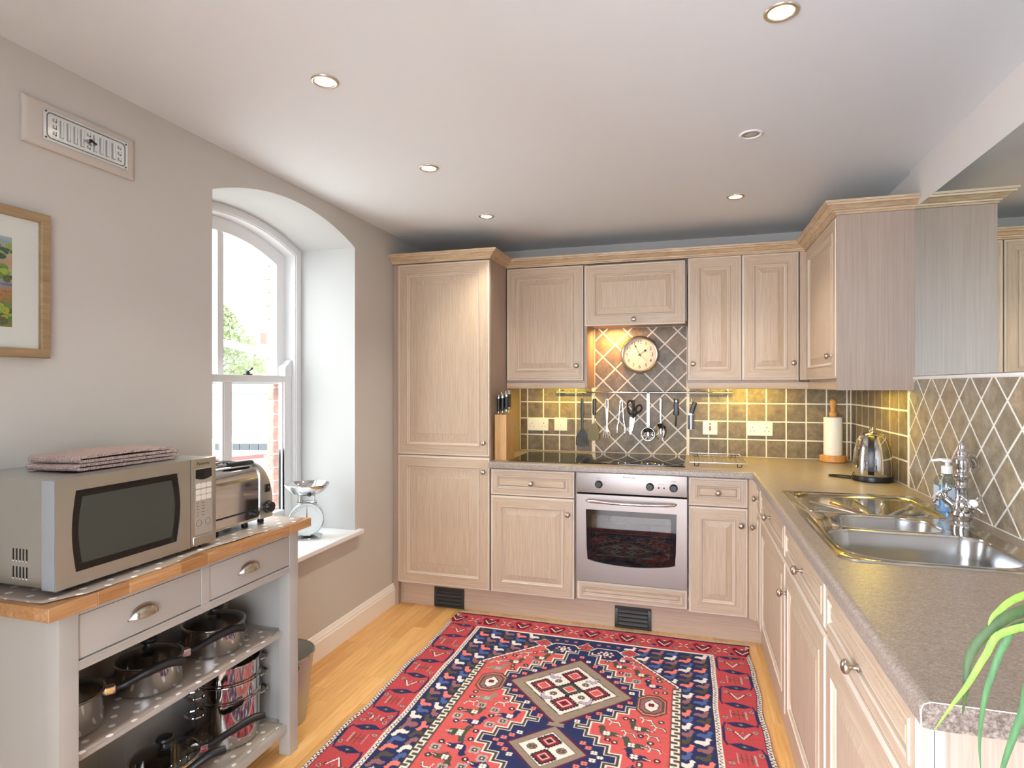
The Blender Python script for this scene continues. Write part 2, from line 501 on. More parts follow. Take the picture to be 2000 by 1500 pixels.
struct('wall_far_side', ws, wall_paint, smooth=False)
def plain_window(name, M, w, h):  # unseen windows behind the camera, built to go with the fill lamps
    fr = MB(); t = 0.06
    fr.box(-w/2, -w/2+t, -0.05, 0.02, 0, h); fr.box(w/2-t, w/2, -0.05, 0.02, 0, h)
    fr.box(-w/2+t, w/2-t, -0.05, 0.02, 0, t); fr.box(-w/2+t, w/2-t, -0.05, 0.02, h-t, h)
    fr.box(-0.02, 0.02, -0.04, 0.01, t, h-t); fr.box(-w/2+t, -0.02, -0.04, 0.01, h*0.5-0.02, h*0.5+0.02); fr.box(0.02, w/2-t, -0.04, 0.01, h*0.5-0.02, h*0.5+0.02)
    m2 = MB(); m2.add(fr, M)
    return struct(name, m2, gloss_white, bevel=0.003)
plain_window('window_2', Matrix.Translation((1.2, -7.03, 0.45)), 2.0, 1.77)
plain_window('window_3', Matrix.Translation((3.9, -7.03, 0.45)), 2.0, 1.77)
plain_window('window_4', Matrix.Translation((5.54, -4.4, 0.4)) @ Matrix.Rotation(PI/2, 4, 'Z'), 1.8, 1.85)

plain_window('fill_window', Matrix.Translation((-0.04, -5.3, 0.4)) @ Matrix.Rotation(-PI/2, 4, 'Z'), 1.8, 1.8)  # unseen window, added with the side fill lamp that lights the sink units
# skirting board on the left wall
def swept_y(prof, y0, y1):
    mb = MB(); mb.loft([[(x, y0, z) for x, z in prof], [(x, y1, z) for x, z in prof]], True, True, True)
    return mb
SK = [(0.0005,0),(0.018,0),(0.018,0.092),(0.0145,0.097),(0.0145,0.104),(0.011,0.112),(0.008,0.118),(0.007,0.126),(0.0005,0.128)]
struct('baseboard_left', swept_y(SK, -7.0, 0.019), skirting, ang=20)

# window sill
sl = MB()
SILL_Z = 0.56
sl.box(-0.352, 0.0, YC-HW+0.001, YC+HW-0.001, SILL_Z-0.024, SILL_Z)
sl.box(0.0005, 0.036, YC-HW-0.04, YC+HW+0.04, SILL_Z-0.024, SILL_Z)
struct('trim_1', sl, gloss_white, bevel=0.006, seg=3)

# sash window -----------------------------------------------------------------
def frame_band(mb, o, i, x0, x1):
    """a band between two outlines o and i (lists of yz points), between the planes x0 (room side) and x1"""
    n = len(o)
    for j in range(n-1):
        a, b, c, d = o[j], o[j+1], i[j+1], i[j]
        mb.poly([(x0,*a),(x0,*b),(x0,*c),(x0,*d)]); mb.poly([(x1,*a),(x1,*d),(x1,*c),(x1,*b)])
        mb.poly([(x0,*d),(x0,*c),(x1,*c),(x1,*d)]); mb.poly([(x0,*a),(x1,*a),(x1,*b),(x0,*b)])
def ol(hw, zs, rise, zb): return [(p[1], p[2]) for p in arch(hw, zs, rise, zb, 0)]
win = tag(link('window_1', None, None, (0,0,0)), None, None, None, 'structure')
wf1 = MB()
frame_band(wf1, ol(HW-0.0005, ZSP-0.0005, RISE, SILL_Z), ol(0.470, 2.085, 0.096, SILL_Z), -0.346, -0.47)
frame_band(wf1, ol(0.470, 2.085, 0.096, SILL_Z), ol(0.463, 2.08, 0.095, SILL_Z), -0.352, -0.47)
wf1.box(-0.47, -0.352, YC-0.469, YC+0.469, SILL_Z-0.02, SILL_Z+0.03)
part('window_frame', wf1, gloss_white, win, bevel=0, ang=25)
MEET = 1.393
# lower sash (room side)
ls = MB(); xa, xb = -0.372, -0.412
y0, y1 = YC-0.462, YC+0.462
ls.box(xb, xa, y0, y0+0.062, 0.592, MEET+0.016); ls.box(xb, xa, y1-0.062, y1, 0.592, MEET+0.016)
ls.box(xb, xa, y0+0.062, y1-0.062, 0.592, 0.672); ls.box(xb, xa+0.004, y0+0.062, y1-0.062, MEET-0.020, MEET+0.016)
ls.box(xb+0.004, xa-0.006, YC-0.036, YC+0.012, 0.672, MEET-0.02)
for s_ in (-1, 1):    # glazing beads
    ls.box(xa-0.020, xa-0.010, YC-0.012+s_*0.024, YC-0.012+s_*0.032, 0.672, MEET-0.02)
    ls.box(xa-0.020, xa-0.010, YC+s_*0.400-0.008*(s_>0), YC+s_*0.400+0.008*(s_<0), 0.672, MEET-0.02)
lower = part('lower_sash', ls, gloss_white, win, bevel=0.002, seg=1)
us = MB(); xc, xd = -0.418, -0.458
frame_band(us, ol(0.462, 2.079, 0.095, MEET-0.03), ol(0.392, 2.022, 0.086, MEET-0.03), xc, xd)
us.box(xd, xc, YC-0.392, YC+0.392, MEET-0.03, MEET+0.010)
us.box(xd+0.004, xc-0.004, YC-0.031, YC+0.007, MEET+0.010, 2.105)
upper = part('upper_sash', us, gloss_white, win, ang=25)
for s_ in (-1, 1):
    h = MB(); h.prism([(xc-0.001, y, z) for y, z in ((YC+s_*0.462, MEET+0.012),(YC+s_*0.405, MEET+0.012),(YC+s_*0.405, MEET+0.06),(YC+s_*0.414, MEET+0.075),(YC+s_*0.432, MEET+0.082),(YC+s_*0.444, MEET+0.104),(YC+s_*0.462, MEET+0.106))], (0.048, 0, 0))
    part('sash_horn', h, gloss_white, lower, bevel=0.002, seg=1)
for a, b, c, d, x, s_ in ((YC-0.40, YC-0.024, 0.672, MEET-0.02, -0.396, lower), (YC+0.024, YC+0.40, 0.672, MEET-0.02, -0.396, lower)):
    p = MB(); p.box(x-0.003, x, a, b, c, d); part('pane', p, pane_m, s_, smooth=False)
for s_ in (-1, 1):
    P_ = [p for p in ol(0.392, 2.022, 0.086, MEET+0.01)]
    pts = [p for p in P_ if (p[0]-YC)*s_ > 0.019]
    if s_ > 0: pts = [(YC+0.019, MEET+0.01), (YC+0.019, 2.1075)]+pts
    else: pts = pts+[(YC-0.019, 2.1075), (YC-0.019, MEET+0.01)]
    p = MB(); p.prism([(-0.440, y, z) for y, z in pts], (0.003, 0, 0)); part('pane', p, pane_m, upper, smooth=False)
# brass-black fastener on the meeting rail
ft = MB(); ft.box(-0.402, -0.378, YC+0.115, YC+0.155, MEET+0.016, MEET+0.022); ft.lathe([(0.010,0),(0.010,0.012),(0.006,0.016)], (-0.39, YC+0.135, MEET+0.022), 12)
ft.tube([(-0.39, YC+0.135, MEET+0.034), (-0.392, YC+0.155, MEET+0.040), (-0.394, YC+0.172, MEET+0.052)], [0.004, 0.004, 0.006], 8)
part('sash_fastener', ft, black_pl, win)

# ================================================================== OUTSIDE THE WINDOW
CX, CY, CH, FPX, PY, YAW = 1.7628, -3.2989, 1.3559, 1154.93, 752.88, 0.2903
def far(u, d):
    r = (u-1000)/FPX
    return (CX+d*(-math.sin(YAW)+math.cos(YAW)*r), CY+d*(math.cos(YAW)+math.sin(YAW)*r))
def hz(v, d): return CH-(v-PY)/FPX*d
gr = MB(); gr.box(-70, -0.9, -20, 70, -3.2, -3.0)
struct('ground', gr, mat('pale_paving', srgb(214,212,208), 0.9), smooth=False)
def slab_between(mb, ua, ub, d, v0, v1, thick, mi=0, db=None, v0b=None, v1b=None):
    """an upright box whose visible face runs from ray ua to ray ub"""
    db = db or d
    (xa, ya), (xb, yb) = far(ua, d), far(ub, db)
    n = Vector((ya-yb, xb-xa, 0)).normalized()*thick
    if n.dot(Vector((xa-CX, ya-CY, 0))) < 0: n = -n
    z0a, z1a = hz(v1, d), hz(v0, d); z0b = hz(v1 if v1b is None else v1b, db); z1b = hz(v0 if v0b is None else v0b, db)
    mb.loft([[(xa,ya,z0a),(xb,yb,z0b),(xb,yb,z1b),(xa,ya,z1a)], [(xa+n.x,ya+n.y,z0a),(xb+n.x,yb+n.y,z0b),(xb+n.x,yb+n.y,z1b),(xa+n.x,ya+n.y,z1a)]], True, True, True, mi)
pale_wall = mat('pale_render', srgb(150,152,156), 0.8)
pale_grey = mat('pale_grey_panel', srgb(122,128,134), 0.7)
dim_glass = mat('dull_window_glass', srgb(56,62,68), 0.3)
far_brick = mat('distant_brick', srgb(132,98,90), 0.9)
far_roof = mat('distant_roof_tile', srgb(116,106,86), 0.9)
red_paint = mat('red_band', srgb(150,60,58), 0.6)
b = thing('warehouse', 'long white flat-roofed building with a grey band beyond the lower window panes', 'building', (*far(480, 15), -3.0))
m = MB(); slab_between(m, 372, 560, 15.5, 765, 1010, 3.0); part('wall', m, pale_wall, b, True, smooth=False)
m = MB(); slab_between(m, 368, 564, 15.1, 745, 768, 3.6); part('roof', m, mat('pale_roof', srgb(134,136,146), 0.7), b, True, smooth=False)
m = MB(); slab_between(m, 372, 560, 15.46, 795, 800, 0.03); part('gutter', m, pale_grey, b, True, smooth=False)
m = MB(); slab_between(m, 372, 560, 15.46, 830, 862, 0.03); part('wall_band', m, pale_grey, b, True, smooth=False)
b = thing('coach', 'white coach with dark windows and a red stripe parked outside', 'coach', (*far(480, 12), -3.0))
m = MB(); slab_between(m, 380, 556, 12.0, 862, 935, 1.6, v0b=860); part('body', m, pale_wall, b, True, smooth=False)
for a_, b_ in ((420,432),(454,467),(470,486),(489,504),(507,522),(525,538)):
    m = MB(); slab_between(m, a_, b_, 11.95, 867, 879, 0.04); part('side_window', m, dim_glass, b, True, smooth=False)
m = MB(); slab_between(m, 390, 556, 11.93, 899, 906, 0.06, v0b=884, v1b=890); part('stripe', m, red_paint, b, True, smooth=False)
b = thing('brick_house', 'brick house with a low gable seen above the white building', 'house', (*far(470, 30), -3.0))
m = MB(); (xa, ya), (xm, ym), (xb, yb) = far(446, 30), far(468, 30), far(505, 30)
nv = Vector((-0.66, 0.75, 0))*5
m.prism([(xa,ya,-3),(xb,yb,-3),(xb,yb,hz(738,30)),(xm,ym,hz(712,30)),(xa,ya,hz(730,30))], nv); part('wall', m, far_brick, b, True, smooth=False)
m = MB(); slab_between(m, 468, 540, 29.7, 708, 714, 5, db=29.7, v0b=728, v1b=736); part('roof', m, far_roof, b, True, smooth=False)
for a_ in (464, 474):
    m = MB(); slab_between(m, a_, a_+5, 29.9, 728, 738, 0.05); part('window', m, dim_glass, b, True, smooth=False)
m = MB(); slab_between(m, 508, 520, 31, 650, 672, 0.6); m2 = MB(); slab_between(m2, 506, 530, 31, 672, 720, 3)
part('chimney_stack', m, far_brick, b, True, smooth=False); part('rear_wall', m2, pale_wall, b, True, smooth=False)
b = thing('corner_house', 'dark red brick wall showing beside the window jamb, low down', 'house', (*far(415, 36), -3.0))
m = MB(); slab_between(m, 380, 433, 36, 736, 860, 3); part('wall', m, far_brick, b, True, smooth=False)
m = MB(); slab_between(m, 400, 408, 35.95, 745, 760, 0.05); part('window', m, dim_glass, b, True, smooth=False)
m = MB(); slab_between(m, 380, 560, 22, 650, 664, 1.0, v0b=694, v1b=706)
solo('canopy_roof', 'pale sloping roof edge seen through the upper panes', 'roof', m, mat('pale_canopy', srgb(130,134,146), 0.6), (*far(470, 22), hz(680, 22)), world=True, smooth=False)
# tree outside
tx, ty = far(432, 24)
t = thing('tree', 'pale green leafy tree outside the upper window panes', 'tree', (tx, ty, -3.0))
m = MB(); m.lathe([(0.25,0),(0.18,2.5),(0.10,5.0),(0.03,7.0)], n=10); part('trunk', m, mat('bark', srgb(120,100,80), 0.9), t)
m = MB()
for i in range(2600):
    a = R.uniform(0, 2*PI); h = R.uniform(0, 1); rr = (1.55*math.sin(PI*min(1, h*0.9+0.1))+0.15)*math.sqrt(R.random())
    c = Vector((rr*math.cos(a), rr*math.sin(a), 2.6+5.0*h)); u = Vector((R.gauss(0,1),R.gauss(0,1),R.gauss(0,1))).normalized()*0.12
    w = u.orthogonal().normalized()*0.07
    m.poly([c-u, c+w, c+u, c-w])
o = part('foliage', m, mat('spring_leaves', srgb(128,140,100), 0.7), t, smooth=False); o['kind'] = 'stuff'

# ================================================================== FITTED KITCHEN
def rect_ring(x0, x1, z0, z1, i, y): return [(x0+i,y,z0+i),(x1-i,y,z0+i),(x1-i,y,z1-i),(x0+i,y,z1-i)]
def door(par, x0, x1, z0, z1, name='door', s=0.058, y=0.0, t=0.02, flat=False, knob=None, field=0.032):
    """a limed raised-and-fielded front in the local x/z plane, face at y, back at y+t; returns it"""
    prof = [(0, t), (0, 0.007), (0.002, 0.0045), (0.010, 0.0035), (0.0125, 0.0), (s, 0.0), (s+0.002, -0.0028), (s+0.007, -0.0034), (s+0.010, 0.000), (s+0.013, 0.006), (s+0.017, 0.0085)]
    limed = {2, 3, 7, 9}
    mb = MB()
    rings = [rect_ring(x0, x1, z0, z1, i, y+d) for i, d in prof]
    for k_ in range(len(prof)-1):
        a, b = rings[k_], rings[k_+1]
        for j in range(4):
            j2 = (j+1) % 4
            mi = 2 if k_ in limed else (1 if j in (0, 2) else 0)
            mb.poly([a[j], a[j2], b[j2], b[j]], mi)
    mb.poly(list(reversed(rings[0])), 0)
    d = part(name, mb, OAK2, par, smooth=True, ang=18)
    p = MB(); i0 = s+0.0165
    pr = [(i0, 0.0100), (i0+0.002, 0.0088), (i0+field, 0.0018), (i0+field+0.002, 0.0004)]
    if flat: pr = [(i0, 0.0090), (i0+0.004, 0.0062)]
    rr = [rect_ring(x0, x1, z0, z1, i, y+dd) for i, dd in pr]
    for k_ in range(len(rr)-1):
        for j in range(4):
            j2 = (j+1) % 4
            p.poly([rr[k_][j], rr[k_][j2], rr[k_+1][j2], rr[k_+1][j]], 2 if k_ == 0 else 0)
    wide = (x1-x0) > 1.3*(z1-z0)
    p.poly(rr[-1], 1 if (wide and z1-z0 < 0.2) else 0)
    part('panel', p, OAK2, d, ang=12)
    if knob: add_knob(d, knob[0], knob[1], y)
    return d
KN = [(0.0085, 0), (0.0085, 0.002), (0.0055, 0.004), (0.0045, 0.010), (0.006, 0.014), (0.0125, 0.018), (0.0150, 0.022), (0.0150, 0.026), (0.0120, 0.030), (0.006, 0.0325), (0.0005, 0.033)]
_k = MB(); _k.lathe(KN, n=20); _k2 = MB(); _k2.add(_k, Matrix.Rotation(PI/2, 4, 'X'))
KNOB_ME = _k2.data('knob', pewter, ang=50)
def add_knob(par, x, z, y=0.0): link('knob', KNOB_ME, par, (x, y-0.0005, z))
def carcass(par, x0, x1, y1, z0, z1, m=None, y0=0.021):
    mb = MB(); mb.box(x0+0.0005, x1-0.0005, y0, y1, z0, z1)
    return part('body', mb, m or oak_side, par, bevel=0.0008, seg=1)
ZD = 0.1442          # foot of the doors
ZW = 0.871           # underside of the worktop
GAP = 0.0015

# tall cupboard
u = thing('tall_cupboard', 'tall limed oak cupboard with two doors, one above the other, beside the taupe wall', 'cabinet', (0.0396, 0, 0))
carcass(u, 0.0, 0.600, YB, ZD, 2.104)
door(u, GAP, 0.598, 0.934, 2.0985, knob=(0.566, 1.017), flat=False, field=0.055)
door(u, GAP, 0.598, ZD, 0.930, knob=(0.566, 0.846), field=0.055)
m = MB(); m.box(-0.0376, -0.0006, 0.012, 0.03, 0.0, 2.104); part('filler_strip', m, oak_side, u, bevel=0.001, seg=1)

WY = 0.3244; WDEP = YB-WY
def wall_unit(name, label, x0, x1, z0=1.3868):
    u = thing(name, label, 'cabinet', (x0, WY, 0))
    return u
u = wall_unit('wall_cupboard', 'single-door limed oak wall cupboard next to the tall cupboard, above the knife block', 0.6436, 1.1385)
carcass(u, -0.003, 0.4995, WDEP, 1.375, 2.104)
door(u, GAP, 0.4945, 1.3868, 2.100, knob=(0.455, 1.478))
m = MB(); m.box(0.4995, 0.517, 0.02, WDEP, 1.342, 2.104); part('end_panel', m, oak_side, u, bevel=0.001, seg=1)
u = wall_unit('hood_cupboard', 'limed oak cupboard with a wide lift-up flap above the wall clock', 1.1476, 1.7436)
m = MB(); m.box(0.014, 0.604, 0.02, WDEP, 1.735, 2.075); part('body', m, oak_side, u)
d = door(u, 0.001, 0.595, 1.719, 2.092, name='flap_door', y=-0.016, s=0.058, knob=(0.30, 1.752))
u = wall_unit('wall_cupboard', 'limed oak wall cupboard with twin narrow doors over the wire rack and double socket', 1.757, 2.3546)
carcass(u, 0.0, 0.600, WDEP, 1.375, 2.104)
door(u, GAP, 0.2945, 1.3868, 2.104, knob=(0.030, 1.482))
door(u, 0.2985, 0.596, 1.3868, 2.104, knob=(0.566, 1.482))
m = MB(); m.box(0.602, 0.640, 0.004, 0.02, 1.3868, 2.104); part('corner_post', m, oak_z, u, bevel=0.001, seg=1)
# wall cupboard on the right wall, door facing into the room, plain end panel
XWC = 2.385; YE = -0.405
u = thing('wall_cupboard', 'limed oak wall cupboard with a plain wide end panel touching the mirror', 'cabinet', (XWC, 0.320, 0), -PI/2)
carcass(u, 0.0, 0.320-YE-0.018, XR-XWC-0.001, 1.375, 2.104)
door(u, 0.022, 0.320-YE-0.020, 1.3868, 2.104, knob=(0.320-YE-0.085, 1.49))
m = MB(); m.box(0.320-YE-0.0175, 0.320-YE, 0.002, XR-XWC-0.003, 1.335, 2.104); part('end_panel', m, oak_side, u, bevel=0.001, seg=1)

# light pelmet under the wall cupboards
def sweep(path, prof, closed_prof=True):
    """prof: (outward, z); path: xy points, outward on the right-hand side of travel"""
    P_ = [Vector((x, y, 0)) for x, y in path]; rings = []
    for i, p in enumerate(P_):
        nn = []
        if i > 0: d = (p-P_[i-1]).normalized(); nn.append(Vector((d.y, -d.x, 0)))
        if i < len(P_)-1: d = (P_[i+1]-p).normalized(); nn.append(Vector((d.y, -d.x, 0)))
        if len(nn) == 2:
            b = (nn[0]+nn[1]).normalized(); b = b/max(0.2, b.dot(nn[0]))
        else: b = nn[0]
        rings.append([(p.x+b.x*o, p.y+b.y*o, z) for o, z in prof])
    mb = MB(); mb.loft(rings, True, True, True)
    return mb
PEL = [(-0.016, 1.3745), (-0.016, 1.342), (-0.014, 1.336), (0.000, 1.336), (0.002, 1.342), (0.002, 1.3745)]
solo('light_pelmet', 'oak pelmet strip under the single-door wall cupboard', 'pelmet', sweep([(0.6415, WY+0.018), (1.150, WY+0.018)], PEL), oak_x, bevel=0.0008, seg=1)
solo('light_pelmet', 'oak pelmet strip under the twin-door and corner wall cupboards', 'pelmet', sweep([(1.757, WY+0.018), (XWC+0.018, WY+0.018), (XWC+0.018, YE+0.019)], PEL), oak_x, bevel=0.0008, seg=1)
# strip lights hidden behind the pelmets
def strip_light(x0, x1, y0, y1, label):
    t = thing('under_cabinet_light', label, 'lamp', ((x0+x1)/2, (y0+y1)/2, 1.3745))
    m = MB(); m.box(x0, x1, y0, y1, 1.3695, 1.3745); part('housing', m, white_pl, t, True, bevel=0.001, seg=1)
    m = MB(); m.box(x0+0.006, x1-0.006, y0+0.006, y1-0.006, 1.3675, 1.3695); part('diffuser', m, lamp_led, t, True, bevel=0.0008, seg=1)
strip_light(0.87, 1.09, 0.47, 0.53, 'slim strip light under the single-door wall cupboard')
strip_light(1.91, 2.25, 0.47, 0.53, 'slim strip light under the twin-door wall cupboard')
strip_light(2.53, 2.59, -0.34, 0.02, 'slim strip light under the wall cupboard beside the mirror')

# cornice running round all the wall units
CR = [(-0.02, 2.1045), (0.004, 2.1045), (0.004, 2.112), (0.010, 2.114), (0.011, 2.120), (0.020, 2.123), (0.033, 2.134), (0.036, 2.136), (0.045, 2.138), (0.047, 2.145), (0.053, 2.147), (0.054, 2.156), (-0.02, 2.156)]
solo('cornice', 'stepped oak cornice moulding running along the tops of the tall and wall cupboards', 'cornice',
     sweep([(0.0015, 0.0), (0.640, 0.0), (0.640, WY), (XWC, WY), (XWC, YE), (XR-0.003, YE)], CR), cornice_oak, ang=12)

# base units on the back wall
u = thing('base_cupboard', 'limed oak base unit with drawer over door, between tall cupboard and oven', 'cabinet', (0.6463, 0, 0))
carcass(u, -0.006, 0.502, 0.60, ZD, ZW-0.001)
door(u, 0.0, 0.4975, 0.716, 0.866, name='drawer', s=0.034, field=0.007, knob=(0.249, 0.791))
door(u, 0.0, 0.4975, ZD, 0.712, knob=(0.462, 0.626))
u = thing('base_cupboard', 'narrow limed oak base unit with small drawer, between oven and corner post', 'cabinet', (1.7628, 0, 0))
carcass(u, -0.002, 0.299, 0.60, ZD, ZW-0.001)
door(u, 0.0, 0.2955, 0.716, 0.866, name='drawer', s=0.034, field=0.007, knob=(0.148, 0.791))
door(u, 0.0, 0.2955, ZD, 0.712, knob=(0.262, 0.626))
u = thing('oven_housing', 'limed oak surround and false drawer front beneath the built-in oven', 'cabinet', (1.1595, 0, 0))
m = MB(); m.box(-0.0095, -0.003, 0.021, 0.6, ZD, ZW-0.001); m.box(0.5965, 0.5985, 0.021, 0.6, ZD, ZW-0.001); m.box(-0.003, 0.5965, 0.021, 0.6, ZD, 0.262); m.box(-0.003, 0.5965, 0.58, 0.6, 0.262, ZW-0.001)
part('body', m, oak_side, u)
door(u, 0.0, 0.596, ZD+0.010, 0.258, name='drawer_front', s=0.022, field=0.006)
# corner post, turned 45 degrees
m = MB(); m.prism([(2.060, 0.022, ZD), (2.062, 0.001, ZD), (2.095, -0.033, ZD), (2.115, -0.034, ZD), (2.115, 0.022, ZD)], (0, 0, ZW-0.001-ZD))
solo('corner_post', 'plain angled oak post in the inner corner of the base units', 'post', m, oak_z, bevel=0.0008, seg=1)
# base units on the right wall
XD = 2.097
def base_r(y0, y1, label, kd, kdoor):
    u = thing('base_cupboard', label, 'cabinet', (XD, y0, 0), -PI/2)
    w = y0-y1
    m = MB(); a, b = 0.0005, w-0.0005      # open-topped carcass, so that the sink bowls hang inside
    m.box(a, a+0.016, 0.021, 0.585, ZD, ZW-0.001); m.box(b-0.016, b, 0.021, 0.585, ZD, ZW-0.001); m.box(a+0.016, b-0.016, 0.021, 0.585, ZD, ZD+0.016); m.box(a+0.016, b-0.016, 0.577, 0.585, ZD+0.016, ZW-0.001)
    part('body', m, oak_side, u)
    sd = 0.030 if w < 0.25 else 0.034
    dr = door(u, GAP, w-GAP, 0.722, 0.866, name='drawer', s=sd, field=0.007)
    do = door(u, GAP, w-GAP, ZD, 0.717, s=0.030 if w < 0.25 else 0.066, field=0.016 if w < 0.25 else 0.034)
    if kd: add_knob(dr, kd[0], kd[1])
    if kdoor: add_knob(do, kdoor[0], kdoor[1])
base_r(-0.036, -0.203, 'very narrow limed oak base unit next to the corner post, drawer over door', (0.10, 0.792), (0.03, 0.632))
base_r(-0.206, -0.957, 'wide limed oak base unit below the sink drainer, single knob on its drawer', (0.345, 0.788), None)
base_r(-0.960, -1.618, 'limed oak base unit in front of the sink bowls, knobs on drawer and door', (0.345, 0.787), (0.038, 0.615))
# the end unit is an oak-fronted white appliance, its edge showing in the slot beside the end panel
u = thing('dishwasher', 'oak-fronted appliance at the open end of the worktop, white edge showing by the plant', 'appliance', (XD, -1.621, 0), -PI/2)
w = 2.262-1.621
dr_ = door(u, GAP, w-0.001, 0.722, 0.866, name='drawer_front', s=0.034, field=0.007, t=0.012); door(u, GAP, w-0.001, ZD, 0.717, s=0.066, field=0.034, t=0.012)
add_knob(dr_, 0.31, 0.775)
m = MB(); m.box(0.004, w-0.006, 0.0125, 0.56, 0.148, 0.838); part('cabinet', m, white_pl, u, bevel=0.004)
m = MB(); m.box(0.004, w-0.0052, 0.0225, 0.0235, 0.150, 0.836); part('seam', m, dark_m, u, smooth=False)
m = MB(); m.box(2.130, XR-0.004, -2.286, -2.266, 0.0, ZW-0.001)
solo('peninsula_side', 'broad oak side panel under the worktop end behind the plant leaves', 'panel', m, oak_side, bevel=0.002, seg=2)

# plinth and its two grilles
m = MB(); m.box(0.019, 2.133, 0.05, 0.066, 0.0005, ZD-0.001); m.box(2.127, 2.143, -2.262, 0.05, 0.0005, ZD-0.001)
solo('plinth', 'long oak plinth board along the foot of the base units', 'plinth', m, plinth_oak)
def grille(x0, x1, label):
    t = thing('plinth_grille', label, 'grille', ((x0+x1)/2, 0.05, 0.001), 0, 'dark plinth grilles')
    z0, z1 = 0.001, 0.122; y = 0.0495
    m = MB()
    m.box(x0, x1, y-0.006, y, z0, z0+0.014); m.box(x0, x1, y-0.006, y, z1-0.014, z1)
    m.box(x0, x0+0.018, y-0.006, y, z0+0.014, z1-0.014); m.box(x1-0.018, x1, y-0.006, y, z0+0.014, z1-0.014)
    part('frame', m, vent_black, t, True, bevel=0.001, seg=1)
    m = MB(); m.box(x0+0.018, x1-0.018, y-0.0008, y, z0+0.014, z1-0.014); part('backing', m, dark_m, t, True)
    h = (z1-z0-0.028)/4; s_ = MB(); w = x1-x0-0.037
    s_.prism([(0,-0.0010,0.003),(0,-0.0095,0.004),(0,-0.0095,0.008),(0,-0.0010,h-0.003)], (w,0,0)); me = s_.data('slat', vent_black, bevel=0.0006, seg=1)
    for i in range(4): link('slat', me, t, (x0+0.0185-(x0+x1)/2, y-0.05, z0+0.014+h*i-0.001))
grille(0.266, 0.461, 'dark slatted plinth grille under the tall cupboard')
grille(1.366, 1.565, 'dark slatted plinth grille under the oven')

# worktop: L-shaped, with a cut-out for the sink and a rounded front edge
WT0, WT1 = 0.872, 0.910; XF = 2.0767; YF = -0.030; YEND = -2.334
SX0, SX1, SY0, SY1 = 2.150, 2.612, -1.602, -0.598
m = MB(); n_ = 0.014
m.box(0.641, XR-0.004, YF+n_, YB-0.001, WT0, WT1)
m.box(XF+n_, SX0, YEND+0.004, YF+n_, WT0, WT1); m.box(SX1, XR-0.004, YEND+0.004, YF+n_, WT0, WT1)
m.box(SX0, SX1, SY1, YF+n_, WT0, WT1); m.box(SX0, SX1, YEND+0.004, SY0, WT0, WT1)
nose = [(0.0, WT0)]+[(n_*math.sin(a), WT1-n_+n_*math.cos(a)) for a in [PI*i/2/5 for i in range(5, -1, -1)]]
nose = [(n_, WT0+0.004), (n_-0.004, WT0), (0, WT0), (0, WT1)]+[(n_*math.sin(PI/2*i/5), WT1-n_+n_*math.cos(PI/2*i/5)) for i in range(1, 6)]
m2 = sweep([(0.641, YF+n_), (XF+n_, YF+n_), (XF+n_, YEND+0.004)], nose)
m.add(m2)
wt = solo('worktop', 'L-shaped grey-brown stone-effect worktop with a rounded front edge', 'worktop', m, worktop_m, ang=40)
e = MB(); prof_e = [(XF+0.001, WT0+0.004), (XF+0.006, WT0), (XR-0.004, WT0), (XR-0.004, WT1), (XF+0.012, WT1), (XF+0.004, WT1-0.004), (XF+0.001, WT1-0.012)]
e.prism([(x, YEND, z) for x, z in prof_e], (0, 0.004, 0)); edging = mat('edge_laminate_shaded', rough=0.4); k = NT(edging); nn_ = k.noise(k.obj(), 190, 4, 0.75); k.base(k.ramp(nn_, [(0.35, srgb(84,74,66)), (0.5, srgb(122,110,100)), (0.64, srgb(158,146,134))])); part('end_cap', e, edging, wt)  # end edging toned darker to offset the strong light falling on it
e = MB(); e.tube([(x, YEND+0.001, z) for x, z in [prof_e[0]]+list(reversed(prof_e[3:]))], 0.0011, 6); part('joint_line', e, lime, wt)

# ================================================================== WALL TILES
G = 0.0040
def clip(poly, x0, x1, z0, z1):
    def cut(P_, f, ip):
        out = []
        for i in range(len(P_)):
            a, b = P_[i-1], P_[i]
            fa, fb = f(a), f(b)
            if fb >= 0:
                if fa < 0: out.append(ip(a, b, fa, fb))
                out.append(b)
            elif fa >= 0: out.append(ip(a, b, fa, fb))
        return out
    ip = lambda a, b, fa, fb: (a[0]+(b[0]-a[0])*fa/(fa-fb), a[1]+(b[1]-a[1])*fa/(fa-fb))
    for f in (lambda p: p[0]-x0, lambda p: x1-p[0], lambda p: p[1]-z0, lambda p: z1-p[1]):
        poly = cut(poly, f, ip)
        if len(poly) < 3: return []
    return poly
def tile_mesh(poly, ax, mt, th=0.0045):
    """poly in (u, z); ax 'x': tile faces -y and u is x; ax 'y': tile faces -x and u is y"""
    cu = sum(p[0] for p in poly)/len(poly); cz = sum(p[1] for p in poly)/len(poly)
    def P3(p, d, k_=1.0):
        u_, z_ = cu+(p[0]-cu)*k_, cz+(p[1]-cz)*k_
        return (u_, -d, z_) if ax == 'x' else (-d, u_, z_)
    r = max(math.hypot(p[0]-cu, p[1]-cz) for p in poly); k1 = 1-0.0016/r
    mb = MB(); mb.loft([[P3(p, 0) for p in poly], [P3(p, th-0.0015) for p in poly], [P3(p, th, k1) for p in poly]], True, False, True)
    return mb.data('tile', mt, ang=30)
def grout_bed(name, ax, u0, u1, z0, z1, plane, par):
    m = MB()
    if ax == 'x': m.box(u0, u1, plane-0.0070, plane+0.003, z0, z1)
    else: m.box(plane-0.0070, plane+0.003, u0, u1, z0, z1)
    part(name, m, grout, par, smooth=False)
ZT0 = WT1+0.001
rows = [ZT0, 1.0205, 1.132, 1.244, 1.3735]
grout_bed('grout', 'x', 0.6405, 1.1605, ZT0, 1.374, YB, wall_back)
